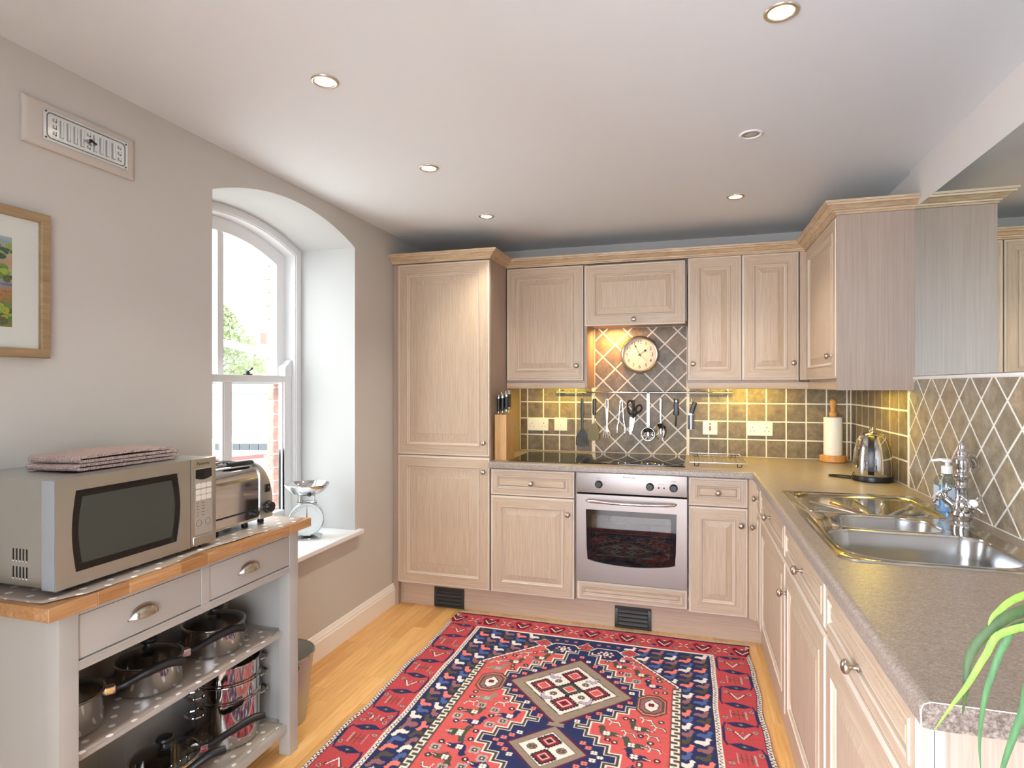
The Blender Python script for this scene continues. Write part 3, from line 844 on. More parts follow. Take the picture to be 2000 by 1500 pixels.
grout_bed('grout', 'x', 1.7540, XR, ZT0, 1.374, YB, wall_back)
def sq_tiles(cols, ax, plane, par, mt):
    cache = {}
    for a, b in zip(cols[:-1], cols[1:]):
        for z0, z1 in zip(rows[:-1], rows[1:]):
            key = (round(b-a, 3), round(z1-z0, 3))
            if key not in cache:
                w, h = (b-a)/2-G, (z1-z0)/2-G
                cache[key] = tile_mesh([(-w,-h),(w,-h),(w,h),(-w,h)], ax, mt)
            o = link('tile', cache[key], par, ((a+b)/2, plane-0.004, (z0+z1)/2) if ax == 'x' else (plane-0.004, (a+b)/2, (z0+z1)/2))
            if ax == 'x': o.rotation_euler = (0, R.uniform(-0.006, 0.006), 0)
sq_tiles([0.6465, 0.699, 0.811, 0.923, 1.035, 1.1465], 'x', YB, wall_back, tile_m)
sq_tiles([1.763, 1.884, 1.997, 2.109, 2.221, 2.333, 2.444, 2.555, 2.664, 2.686], 'x', YB, wall_back, tile_m)
def diamonds(u_or, z_or, du, dz, u0, u1, z0, z1, ax, plane, par, mt):
    full = None
    nu = int((u1-u0)/du)+4; nz = int((z1-z0)/dz)+4
    for i in range(-nu, nu+1):
        for j in range(-nz, nz+1):
            if (i+j) % 2: continue
            cu, cz = u_or+i*du, z_or+j*dz
            k_ = 1-2*G*0.8/math.hypot(du, dz)*1.35
            P_ = [(cu-du*k_, cz), (cu, cz-dz*k_), (cu+du*k_, cz), (cu, cz+dz*k_)]
            C_ = clip(P_, u0, u1, z0, z1)
            if len(C_) < 3: continue
            ar = abs(sum(C_[n-1][0]*C_[n][1]-C_[n][0]*C_[n-1][1] for n in range(len(C_))))/2
            if ar < 1.2e-4: continue
            if ar > 0.999*2*du*dz*k_*k_:
                if full is None: full = tile_mesh([(p[0]-cu, p[1]-cz) for p in P_], ax, mt)
                me, c0, c1 = full, cu, cz
            else:
                c0 = sum(p[0] for p in C_)/len(C_); c1 = sum(p[1] for p in C_)/len(C_)
                me = tile_mesh([(p[0]-c0, p[1]-c1) for p in C_], ax, mt)
            link('tile', me, par, (c0, plane-0.004, c1) if ax == 'x' else (plane-0.004, c0, c1))
grout_bed('grout', 'x', 1.1605, 1.7540, ZT0, 1.735, YB, wall_back)
diamonds(1.298-0.0795, 1.306, 0.0795, 0.0795, 1.1655, 1.7495, ZT0+0.004, 1.733, 'x', YB, wall_back, tile_m)
# right wall: squares by the corner, then the lattice panel, a little proud
grout_bed('grout', 'y', -0.330, YB-0.005, ZT0, 1.374, XR+0.004, wall_right)
sq_tiles([-0.307, -0.191, -0.066, 0.054, 0.168, 0.286, 0.404, 0.522, 0.634], 'y', XR+0.004, wall_right, tile_m)
XP = 2.684
m = MB(); m.box(XP-0.0030, XR+0.003, -2.335, -0.338, ZT0, 1.3835); gp = part('grout', m, grout, wall_right, smooth=False)
m = MB(); m.box(XP-0.008, XP+0.004, -2.335, -0.338, 1.3835, 1.394); m.box(XP-0.005, XP+0.004, -0.3495, -0.338, ZT0, 1.3835)
part('trim_bead', m, mat('white_tile_trim', srgb(238,234,226), 0.5), wall_right, bevel=0.002)
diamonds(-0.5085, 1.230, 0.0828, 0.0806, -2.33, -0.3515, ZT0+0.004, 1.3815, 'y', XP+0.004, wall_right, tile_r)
# mirror above the lattice
m = MB(); m.box(XP-0.002, XR-0.0025, -2.42, -0.4085, 1.3955, 2.11)
solo('wall_mirror', 'large frameless mirror above the diamond tiles, reflecting the end cupboard', 'mirror', m, mirror_m, bevel=0.0008, seg=1)

# ================================================================== RUG
# woven pattern worked out knot by knot (one colour per grid point of a real mesh)
RL, RW, RS = 2.28, 1.61, 0.0035
NX, NY = int(RW/RS), int(RL/2/RS)+1
xs = (np.arange(NX)-(NX-1)/2)*RS
ys = np.arange(NY)*RS
PX, PYY = np.meshgrid(xs, ys)
RED = srgb(192,78,82)[:3]; RED2 = srgb(208,96,94)[:3]; NAVY = srgb(50,55,92)[:3]; WHT = srgb(232,224,214)[:3]; TAN = srgb(150,134,118)[:3]
MAR = srgb(122,34,54)[:3]; GRN = srgb(76,84,74)[:3]; SAL = srgb(234,128,116)[:3]; BLU = srgb(84,104,152)[:3]; MAU = srgb(150,104,106)[:3]; LIL = srgb(188,172,196)[:3]; DK = srgb(58,48,50)[:3]; OLV = srgb(88,82,70)[:3]; GRY = srgb(176,166,160)[:3]
IMG = np.zeros((NY, NX, 3)); IMG[:] = RED
def put(mask, c): IMG[mask] = c
def sub(x0, x1, y0, y1):
    j0 = max(0, int((x0+RW/2)/RS)-1); j1 = min(NX, int((x1+RW/2)/RS)+2)
    i0 = max(0, int(y0/RS)-1); i1 = min(NY, int(y1/RS)+2)
    if j1 <= j0 or i1 <= i0: return None
    return slice(i0, i1), slice(j0, j1)
def pmask(pts, X, Y):
    inside = np.zeros(X.shape, bool); n = len(pts)
    for i in range(n):
        x0, y0 = pts[i-1]; x1, y1 = pts[i]
        if y0 == y1: continue
        c = ((Y < y0) != (Y < y1)) & (X < (x1-x0)*(Y-y0)/(y1-y0)+x0)
        inside ^= c
    return inside
def poly(pts, c):
    s_ = sub(min(p[0] for p in pts), max(p[0] for p in pts), min(p[1] for p in pts), max(p[1] for p in pts))
    if s_ is None: return
    m_ = pmask(pts, PX[s_], PYY[s_]); IMG[s_][m_] = c
def disc(x, y, r, c, r2=0.0):
    s_ = sub(x-r, x+r, y-r, y+r)
    if s_ is None: return
    d = np.hypot(PX[s_]-x, PYY[s_]-y); IMG[s_][(d <= r) & (d >= r2)] = c
def line(pts, w, c):
    for (x0, y0), (x1, y1) in zip(pts[:-1], pts[1:]):
        L = math.hypot(x1-x0, y1-y0)
        if L < 1e-6: continue
        nx, ny = -(y1-y0)/L*w/2, (x1-x0)/L*w/2
        ex, ey = (x1-x0)/L*w/2, (y1-y0)/L*w/2
        poly([(x0-ex+nx,y0-ey+ny),(x1+ex+nx,y1+ey+ny),(x1+ex-nx,y1+ey-ny),(x0-ex-nx,y0-ey-ny)], c)
def bird(x, y, s_, c, flip=1, eye=None, ky=1.3, legs=False):
    P_ = [(-1.0,0.12),(-0.8,-0.12),(-0.4,-0.18),(0.05,-0.12),(0.28,-0.30),(0.30,-0.58),(0.48,-0.76),(0.74,-0.74),(1.0,-0.52),(0.80,-0.44),(0.72,-0.15),(0.66,0.18),(0.35,0.42),(-0.15,0.46),(-0.5,0.30),(-0.95,0.34)]
    poly([(x+flip*a*s_, y+b*s_*ky) for a, b in P_], c)
    poly([(x+flip*a*s_, y+b*s_*ky) for a, b in [(0.0,0.40),(0.16,0.40),(0.20,0.62),(0.02,0.62)]], c)
    if eye is not None:
        for a in range(4): disc(x+flip*0.1*s_+0.2*s_*math.cos(a*PI/2+0.78), y+0.1*s_+0.2*s_*math.sin(a*PI/2+0.78), 0.15*s_, eye)
def rhomb(x, y, a, b): return [(x-a,y),(x,y-b),(x+a,y),(x,y+b)]
def flower(x, y, r, c, c2):
    for a in range(4): disc(x+0.62*r*math.cos(a*PI/2+PI/4), y+0.62*r*math.sin(a*PI/2+PI/4), 0.5*r, c)
    disc(x, y, 0.3*r, c2)
def ring(x, y, r): disc(x, y, r, DK); disc(x, y, r*0.85, GRY); disc(x, y, r*0.5, RED); disc(x, y, r*0.3, OLV)
rr = random.Random(3)
# outer guard, side borders and top border
AX = np.abs(PX)
zig = (np.abs(((PYY/0.018) % 1)-0.5)*0.026+0.785)
put(AX > 0.783, WHT); put((AX > 0.783) & (np.abs(AX-zig) < 0.0034), DK); put(AX > 0.800, MAR)
put((AX > 0.779) & (AX < 0.783), NAVY)
for sgn in (-1, 1):
    per = 0.150
    for i in range(-1, 9):
        y0 = 0.02+i*per; out = (i % 2 == 0)
        xi, xo = 0.645, 0.765
        a, b = (xi, xo) if out else (xo, xi)
        # the meandering navy ribbon: across, then along the side
        poly([(sgn*a, y0-0.006), (sgn*(a*0.6+b*0.4), y0-0.022), (sgn*(a*0.3+b*0.7), y0-0.014), (sgn*b, y0), (sgn*(a*0.3+b*0.7), y0+0.020), (sgn*(a*0.6+b*0.4), y0+0.018)], NAVY)
        line([(sgn*b, y0), (sgn*(b+(0.010 if out else -0.010)), y0+0.03), (sgn*(b+(0.010 if out else -0.010)), y0+per-0.03), (sgn*b, y0+per)], 0.008, NAVY)
        poly(rhomb(sgn*(a+b)/2, y0, 0.016, 0.009), GRN); poly(rhomb(sgn*(a+b)/2, y0, 0.007, 0.004), GRY)
        yc_ = y0+per/2; xm = (a+b)/2
        if i % 2:
            for w_, c_ in ((0.030, DK), (0.026, WHT)):
                line([(sgn*(xm-w_), yc_-0.018), (sgn*xm, yc_+0.022), (sgn*(xm+w_), yc_-0.018)], 0.011 if c_ == DK else 0.006, c_)
            ring(sgn*(xi+0.012), yc_-0.03, 0.012); ring(sgn*(xo-0.012), yc_-0.032, 0.012); ring(sgn*(xm), yc_-0.020, 0.008)
            disc(sgn*(xi-0.01), yc_+0.03, 0.007, NAVY)
        else:
            line([(sgn*(xm-0.035), yc_), (sgn*(xm+0.035), yc_)], 0.004, OLV); line([(sgn*xm, yc_-0.035), (sgn*xm, yc_+0.035)], 0.004, OLV)
            for q in (-1, 1):
                line([(sgn*(xm+q*0.030), yc_-0.03), (sgn*(xm+q*0.030), yc_+0.03)], 0.004, GRY)
                line([(sgn*(xm+q*0.018), yc_-0.024), (sgn*(xm+q*0.018), yc_+0.024)], 0.003, OLV)
            ring(sgn*(xi+0.006), yc_+0.034, 0.012); ring(sgn*(xo-0.006), yc_-0.034, 0.012)
# top border
m_ = (PYY < 0.160) & (AX < 0.783); put(m_, RED)
put((PYY < 0.010), MAR); put((PYY >= 0.010) & (PYY < 0.016), NAVY)
for i in range(-8, 9):
    x = i*0.096; y = 0.086
    if i % 2:
        for a in range(4):
            t_ = a*PI/2+PI/4
            line([(x, y), (x+0.030*math.cos(t_), y+0.030*math.sin(t_))], 0.005, WHT)
        line([(x-0.03, y), (x+0.03, y)], 0.004, OLV); disc(x, y, 0.008, DK); disc(x, y, 0.005, SAL)
        ring(x-0.036, y+0.048, 0.010); ring(x+0.036, y+0.046, 0.010); ring(x-0.034, y-0.046, 0.009); ring(x+0.034, y-0.046, 0.009)
    else:
        poly([(x-0.05,y-0.028),(x-0.03,y-0.05),(x-0.012,y-0.02),(x,y-0.04),(x+0.012,y-0.02),(x+0.03,y-0.05),(x+0.05,y-0.028),(x+0.02,y+0.05),(x-0.02,y+0.05)], MAR)
        line([(x-0.030,y-0.012),(x,y+0.028),(x+0.030,y-0.012)], 0.006, WHT); line([(x-0.014,y-0.018),(x,y+0.006),(x+0.014,y-0.018)], 0.005, GRN)
        disc(x, y-0.030, 0.007, WHT); disc(x-0.05, y+0.034, 0.012, NAVY); disc(x+0.05, y+0.034, 0.012, GRN); disc(x+0.05, y+0.034, 0.005, GRY)
# inner guard (white, speckled) and the navy ground
inn = (AX < 0.628) & (PYY > 0.158)
put(inn, WHT)
zz = np.abs(((PYY/0.020) % 1)-0.5)*0.024+0.609
put(inn & (np.abs(AX-zz) < 0.0026) & (PYY > 0.17), DK)
put((AX < 0.606) & (PYY > 0.172), NAVY); put((AX < 0.606) & (PYY > 0.172) & ((AX > 0.602) | (PYY < 0.176)), DK)
# birds in rows on the navy ground
cols = [WHT, MAU, OLV, SAL, BLU]
for row in range(20):
    y = 0.205+row*0.0485
    for sgn in (-1, 1):
        for c_ in range(6):
            ax = 0.566-c_*0.069-(0.008 if row % 2 else 0)
            if ax < 0.22: continue
            bird(sgn*ax, y+(0.010 if c_ % 2 else 0), 0.0325, cols[(row+2*c_+(0 if sgn > 0 else 2)) % 5], sgn)
# the red hexagon with its white key border
HX = [(-0.45,0.545),(-0.225,0.305),(0.225,0.305),(0.45,0.545),(0.45,1.3),(-0.45,1.3)]
def grow(pts, g):
    return [(x+(g if x > 0 else -g), y-(g*0.9 if y < 1 else 0)) for x, y in pts]
poly(grow(HX, 0.016), DK); poly(grow(HX, 0.011), WHT); poly(grow(HX, 0.003), OLV); poly(HX, RED2)
for sgn in (-1, 1):       # crenellated sides
    poly([(sgn*0.438,0.550),(sgn*0.478,0.550),(sgn*0.478,1.14),(sgn*0.438,1.14)], OLV)
    line([(sgn*0.4785,0.545),(sgn*0.4785,1.14)], 0.004, DK); line([(sgn*0.437,0.545),(sgn*0.437,1.14)], 0.004, RED)
    pts = []
    for j in range(27): y = 0.552+j*0.0225; a = 0.447 if j % 2 else 0.468; pts += [(sgn*a, y), (sgn*a, y+0.0225)]
    line(pts, 0.0085, WHT)
ns = 26                     # little teeth along the sloping sides
for sgn in (-1, 1):
    for j in range(ns):
        t_ = j/ns; x = 0.455-0.228*t_; y = 0.545-0.243*t_
        if j % 2: disc(sgn*(x-0.004), y-0.004, 0.0045, DK)
# two navy hexagons and three small red lozenges at the head of the field
for x in (-0.108, 0.108):
    H_ = lambda a, b: [(x-a,0.31),(x-a*0.55,0.31-b),(x+a*0.55,0.31-b),(x+a,0.31),(x+a*0.45,0.31+b),(x-a*0.45,0.31+b)]
    poly(H_(0.098,0.062), WHT); poly(H_(0.092,0.056), DK); poly(H_(0.086,0.051), NAVY)
    for a in range(8):
        disc(x+0.034*math.cos(a*PI/4), 0.308+0.026*math.sin(a*PI/4), 0.010, MAR); disc(x+0.034*math.cos(a*PI/4), 0.308+0.026*math.sin(a*PI/4), 0.007, WHT)
    flower(x, 0.308, 0.016, WHT, MAR)
for x in (-0.222, 0.0, 0.222):
    poly(rhomb(x, 0.262, 0.050, 0.046), WHT); poly(rhomb(x, 0.262, 0.045, 0.041), MAR); poly(rhomb(x, 0.262, 0.041, 0.036), RED)
    line([(x-0.016,0.262),(x+0.016,0.262)], 0.004, OLV); line([(x,0.25),(x,0.274)], 0.004, OLV)
for x in (-0.06, 0.06, -0.16, 0.16, 0.0, -0.11, 0.11): flower(x, 0.212, 0.011, MAU, SAL)
# stepped navy lozenge round the medallions
C1, C2 = 0.690, 1.140
st = 0.046
def stepped(cx_, cy_, a, b):
    qx = np.floor((np.abs(PX-cx_))/st+0.5)*st; qy = np.floor((np.abs(PYY-cy_))/st+0.5)*st
    return (qx/a+qy/b) <= 1.0001
M_ = stepped(0, C1, 0.355, 0.37) | stepped(0, C2, 0.245, 0.24)
def dil(m_, n):
    o_ = m_.copy()
    for a in range(-n, n+1):
        for b in range(-n, n+1):
            if a or b:
                o_ |= np.roll(np.roll(m_, a, 0), b, 1)
    return o_
M1 = dil(M_, 1); M3 = dil(M_, 3); M4 = dil(M_, 4); M6 = dil(M_, 6)
fieldm = pmask(HX, PX, PYY)
put(M6 & fieldm & ~M4, WHT); put(M4 & ~M3, DK); put(M3 & ~M1, OLV); put(M1 & ~M_, WHT); put(M_, NAVY)
for a in range(-8, 9):          # flowers on the navy steps
    for cy_, ra, rb in ((C1, 0.306, 0.318), (C2, 0.198, 0.196)):
        t_ = abs(a)/8
        for sy in (-1, 1):
            x = ra*a/8; y = cy_+sy*rb*(1-t_)
            if (cy_ == C1 and y > 0.96 and abs(x) < 0.1) or (cy_ == C2 and sy < 0 and abs(x) < 0.11): continue
            flower(x, y, 0.012, SAL if (a+sy) % 3 else WHT, MAR)
# the medallions
def toothed(x, y, a, b, c, c2, n=6):
    poly(rhomb(x, y, a, b), c)
    for q in range(4):
        P_ = rhomb(x, y, a, b); p0, p1 = P_[q-1], P_[q]
        for j in range(n):
            t_ = (j+0.5)/n; disc(p0[0]+(p1[0]-p0[0])*t_, p0[1]+(p1[1]-p0[1])*t_, 0.0065, c)
    for s_, cc in ((0.84, c2), (0.62, DK), (0.56, WHT), (0.47, RED2)): poly(rhomb(x, y, a*s_, b*s_), cc)
def medallion(cy_, a, b, w_):
    poly(rhomb(0, cy_, a+0.012, b+0.012), MAR)
    for q in range(4):
        P_ = rhomb(0, cy_, a+0.007, b+0.007); p0, p1 = P_[q-1], P_[q]
        n = 24
        for j in range(n): disc(p0[0]+(p1[0]-p0[0])*(j+0.5)/n, p0[1]+(p1[1]-p0[1])*(j+0.5)/n, 0.0034, NAVY)
    poly(rhomb(0, cy_, a, b), OLV); poly(rhomb(0, cy_, a*0.985, b*0.985), TAN)
    k_ = 1-w_
    poly(rhomb(0, cy_, a*k_*1.03, b*k_*1.03), DK); poly(rhomb(0, cy_, a*k_, b*k_), WHT)
medallion(C1, 0.272, 0.285, 0.245)
line([(0, C1-0.13), (0, C1+0.13)], 0.007, MAR); line([(-0.13, C1), (0.13, C1)], 0.007, MAR)
toothed(0, C1, 0.060, 0.060, DK, GRN); 
for x, y in ((0.118, 0), (-0.118, 0), (0, 0.122), (0, -0.122)): toothed(x, C1+y, 0.060, 0.062, DK, srgb(150,44,58)[:3])
poly(rhomb(0, C1+0.122, 0.020, 0.020), MAR)
for sx_ in (-1, 1):
    for sy in (-1, 1):
        disc(sx_*0.062, C1+sy*0.056, 0.017, DK); disc(sx_*0.062, C1+sy*0.056, 0.014, TAN); flower(sx_*0.062, C1+sy*0.056, 0.011, OLV, WHT)
        bird(sx_*0.088, C1+sy*0.092, 0.032, DK, sx_); bird(sx_*0.088, C1+sy*0.092, 0.028, LIL, sx_, GRY)
medallion(C2, 0.150, 0.152, 0.27)
for y in (-0.052, 0.052): toothed(0, C2+y, 0.046, 0.044, DK, srgb(150,44,58)[:3], 5); poly(rhomb(0, C2+y, 0.014, 0.013), DK)
for x in (-0.056, 0.056): disc(x, C2, 0.021, DK); disc(x, C2, 0.018, TAN); flower(x, C2, 0.014, OLV, SAL)
poly([(-0.03, 0.965),(0.03, 0.965),(0.035, 0.99),(-0.035, 0.99)], TAN)
# white pentagons in the side fields
for sgn in (-1, 1):
    x, y = sgn*0.355, 0.725
    o_ = lambda g: [(x-0.062*g,y-0.05*g),(x-0.02*g,y-0.085*g),(x+0.03*g,y-0.085*g),(x+0.066*g,y-0.05*g),(x+0.066*g,y+0.05*g),(x+0.02*g,y+0.09*g),(x-0.03*g,y+0.09*g),(x-0.062*g,y+0.05*g)]
    for g, c_ in ((1.0, OLV), (0.88, SAL), (0.8, OLV), (0.68, MAU)): poly(o_(g), c_)
    q = lambda g: [(x-0.03*g,y-0.012*g),(x,y-0.05*g),(x+0.034*g,y-0.012*g),(x+0.028*g,y+0.03*g),(x,y+0.058*g),(x-0.026*g,y+0.03*g)]
    poly(q(1.0), DK); poly(q(0.88), WHT); flower(x, y-0.002, 0.014, MAR, GRN)
# scattered birds, dogs, rings on the red field
placed = [(-0.355, 0.725, (0.07, 0.09)), (0.355, 0.725, (0.07, 0.09))]
freeM = fieldm & ~dil(M_, 7) & (AX < 0.425)
tries = 0
kinds = ['bird', 'dog', 'ring', 'bird', 'flower', 'dog', 'ring']
while tries < 9000:
    tries += 1
    kd = 'bird' if tries < 3000 else ('dog' if tries < 5500 else ('flower' if tries < 6200 else 'ring'))
    rad = {'bird': 0.044, 'dog': 0.024, 'ring': 0.014, 'flower': 0.020}[kd]
    x = rr.uniform(-0.42, 0.42); y = rr.uniform(0.33, 1.139)
    hx, hy = {'bird': (0.050, 0.030), 'dog': (0.028, 0.022), 'ring': (0.013, 0.013), 'flower': (0.018, 0.018)}[kd]
    ok_ = True
    for a, b in ((0,0),(-1,0),(1,0),(0,-1),(0,1),(-0.7,-0.7),(0.7,0.7),(0.7,-0.7),(-0.7,0.7)):
        jj = min(NX-1, max(0, int((x+a*hx+RW/2)/RS))); ii = min(NY-1, max(0, int((y+b*hy)/RS)))
        if not freeM[ii, jj]: ok_ = False; break
    if not ok_: continue
    if any(abs(x-a) < hx+c_[0] and abs(y-b) < hy+c_[1] for a, b, c_ in placed): continue
    placed.append((x, y, (hx*0.92, hy*0.92)))
    fl = 1 if x < 0 else -1
    if kd == 'bird':
        c_ = rr.choice([NAVY, NAVY, GRN, OLV, TAN]); bird(x, y, 0.046, c_, fl, WHT if c_ != TAN else GRY)
        line([(x-fl*0.055, y+0.012), (x-fl*0.03, y+0.006)], 0.008, DK); line([(x-fl*0.054, y+0.012), (x-fl*0.03, y+0.006)], 0.004, WHT)
    elif kd == 'dog':
        P_ = [(-0.026,0.012),(-0.018,-0.008),(0.012,-0.010),(0.020,-0.024),(0.028,-0.018)]
        line([(x+fl*a, y+b) for a, b in P_], 0.010, DK); line([(x+fl*a, y+b) for a, b in P_], 0.005, WHT); line([(x+fl*0.010, y-0.008), (x+fl*0.016, y+0.014)], 0.004, WHT)
    elif kd == 'ring': disc(x, y, 0.013, DK); disc(x, y, 0.010, rr.choice([MAR, NAVY, GRN])); disc(x, y, 0.005, WHT)
    else: flower(x, y, 0.022, GRY, MAR); flower(x, y, 0.012, OLV, WHT)
# wool colour variation
nz = np.random.default_rng(5)
IMG *= (0.90+0.16*nz.random((NY, NX, 1)))
IMG *= (0.95+0.1*nz.random((NY, 1, 1)))
full = np.concatenate([IMG, IMG[::-1][1:]], 0)
NYF = full.shape[0]
gx, gy = np.meshgrid(xs, -np.arange(NYF)*RS)
zf = 0.0085+0.0010*np.sin(gx*9+gy*4)*np.sin(gy*7)+0.0006*nz.random(gx.shape)
edge = 0.004*np.sin(gy*11)+0.003*np.sin(gy*23+1)
co = np.stack([gx+edge*(np.abs(gx)/0.8)**3, gy+0.004*np.sin(gx*8)*np.exp(gy*6), zf], -1).reshape(-1, 3)
ii, jj = np.meshgrid(np.arange(NYF-1), np.arange(NX-1), indexing='ij')
a_ = (ii*NX+jj).ravel()
quads = np.stack([a_, a_+NX, a_+NX+1, a_+1], 1)
me = bpy.data.meshes.new('pile')
me.vertices.add(len(co)); me.vertices.foreach_set('co', co.ravel())
me.loops.add(quads.size); me.loops.foreach_set('vertex_index', quads.ravel().astype(np.int32))
me.polygons.add(len(quads)); me.polygons.foreach_set('loop_start', (np.arange(len(quads))*4).astype(np.int32))
me.polygons.foreach_set('use_smooth', np.ones(len(quads), bool))
me.update(calc_edges=True)
ca = me.color_attributes.new('weave', 'FLOAT_COLOR', 'POINT')
ca.data.foreach_set('color', np.concatenate([full.reshape(-1, 3), np.ones((len(co), 1))], 1).astype(np.float32).ravel())
wool = mat('woven_wool', rough=0.95); k = NT(wool)
at = k.n('ShaderNodeAttribute', attribute_name='weave'); k.base(at.outputs['Color'])
k.bump(k.noise(k.obj(), 500, 2, 0.7), 0.4, 0.002)
wool.node_tree.nodes['Principled BSDF'].inputs['Specular IOR Level'].default_value = 0.1
me.materials.append(wool)
rug = thing('rug', 'red and navy patterned rug with birds and white diamond medallions on the floor', 'rug', (1.2575, -0.022, 0.0005))
link('pile', me, rug)
m = MB(); hw_ = RW/2-0.006
m.box(-hw_, hw_, -RL+0.01, -0.006, 0.0, 0.0062)
part('backing', m, mat('rug_backing', srgb(120,60,62), 0.95), rug)
m = MB()
for i in range(430):
    x = -RW/2+0.004+(RW-0.008)*(i+R.uniform(-0.4, 0.4))/430
    dx = R.gauss(0, 0.007); L = R.uniform(0.030, 0.052); w = 0.0022
    z = 0.006
    m.poly([(x-w,-0.004,z),(x+w,-0.004,z),(x+w+dx*0.5,L*0.55-0.004,0.0045),(x-w+dx*0.5,L*0.55-0.004,0.0045)])
    m.poly([(x-w+dx*0.5,L*0.55-0.004,0.0045),(x+w+dx*0.5,L*0.55-0.004,0.0045),(x+w*1.3+dx,L-0.004,0.0016),(x-w*1.3+dx,L-0.004,0.0016)])
o = part('fringe', m, mat('cotton_fringe', srgb(214,198,172), 0.95), rug, smooth=False); o['kind'] = 'stuff'

# ================================================================== OVEN AND HOB
def holed(loops, f3):
    """flat face bounded by the first loop with the others cut out; loops in 2-D, f3 maps (a, b) to 3-D"""
    bm = bmesh.new(); edges = []
    for L in loops:
        vs = [bm.verts.new(f3(p[0], p[1])) for p in L]
        edges += [bm.edges.new((vs[i-1], vs[i])) for i in range(len(vs))]
    bmesh.ops.triangle_fill(bm, use_beauty=True, use_dissolve=False, edges=edges)
    mb = MB(); bm.verts.index_update()
    mb.v = [tuple(v.co) for v in bm.verts]; mb.f = [tuple(v.index for v in f.verts) for f in bm.faces]; mb.m = [0]*len(mb.f)
    bm.free(); return mb
ov = thing('oven', 'built-in stainless steel oven with black knobs and a curved glass door', 'oven', (1.1575, 0, 0.262))
W0, W1 = 1.1590, 1.7545
m = MB(); m.box(W0, W1, -0.006, 0.02, 0.757, 0.868)
pn = part('control_panel', m, steel_x, ov, True, bevel=0.002)
for kx, kz in ((0.126, 0.806), (0.404, 0.805), (0.528, 0.804)):
    m = MB(); m.lathe([(0.021,0),(0.0215,0.006),(0.018,0.008),(0.017,0.020),(0.015,0.022)], n=24); m.box(-0.003, 0.003, -0.016, 0.016, 0.020, 0.0245)
    m2 = MB(); m2.add(m, Matrix.Translation((1.1575+kx, -0.0062, kz)) @ Matrix.Rotation(PI/2, 4, 'X')); part('control_knob', m2, black_pl, pn, True)
for kx in (0.450, 0.478):
    m = MB(); m.lathe([(0.005,0),(0.005,0.002),(0.003,0.003)], n=12); m2 = MB(); m2.add(m, Matrix.Translation((1.1575+kx, -0.0062, 0.801)) @ Matrix.Rotation(PI/2, 4, 'X')); part('indicator', m2, mat('amber_lamp', srgb(90,30,20), 0.2), pn, True)
m = MB(); m.add(text_mb('Electrolux', 0.017), Matrix.Translation((1.1575+0.294, -0.0063, 0.851)) @ Matrix.Rotation(PI/2, 4, 'X')); part('lettering', m, ink, pn, True, smooth=False)
for kx, w in ((0.126, 0.022), (0.404, 0.020), (0.528, 0.028), (0.464, 0.03)):
    m = MB(); m.box(1.1575+kx-w/2, 1.1575+kx+w/2, -0.0066, -0.0061, 0.8375 if kx != 0.464 else 0.8195, 0.8395 if kx != 0.464 else 0.821); part('printed_mark', m, grey_ink, pn, True, smooth=False)
# door with a window whose lower edge sags
DX0, DX1, DZ0, DZ1 = W0, W1, 0.264, 0.748
def wpath(g):
    x0, x1 = 1.1575+0.054+g, 1.1575+0.544-g; zt = 0.664-g
    P_ = [(x0, zt), (x1, zt)]
    P_ += [(x1-0.004, 0.46), (x1-0.009, 0.385+g)]
    P_ += [(x1-0.009-(x1-x0-0.018)*i/14, 0.385+g-0.026*math.sin(PI*i/14)**0.7) for i in range(1, 14)]
    P_ += [(x0+0.009, 0.385+g), (x0+0.004, 0.46)]
    return P_
outer = [(DX0,DZ0),(DX1,DZ0),(DX1,DZ1),(DX0,DZ1)]
m = MB(); m.add(holed([outer, wpath(0)], lambda a, b: (a, -0.010, b)))
m.loft([[(a,-0.010,b) for a, b in outer], [(a,0.018,b) for a, b in outer]]); m.loft([[(a,-0.010,b) for a, b in wpath(0)], [(a,-0.004,b) for a, b in wpath(0)]])
od = part('door', m, steel_x, ov, True, ang=30)
m = MB(); m.add(holed([wpath(-0.001), wpath(0.030)], lambda a, b: (a, -0.0055, b))); part('glass_border', m, black_gl, od, True, smooth=False)
m = MB(); m.prism([(a, -0.0050, b) for a, b in wpath(0.0005)], (0, 0.004, 0)); part('door_glass', m, oven_gl, od, True, smooth=False)
m = MB(); hp = smooth_path([(1.1575+0.058, -0.014, 0.716), (1.1575+0.085, -0.044, 0.716), (1.1575+0.20, -0.055, 0.714), (1.1575+0.30, -0.058, 0.713), (1.1575+0.40, -0.055, 0.714), (1.1575+0.513, -0.044, 0.716), (1.1575+0.540, -0.014, 0.716)], 5)
m.tube(hp, [0.006]*3+[0.0085]*(len(hp)-6)+[0.006]*3, 12)
part('handle', m, mat('satin_handle', srgb(232,226,222), 0.18, 1.0), od, True)
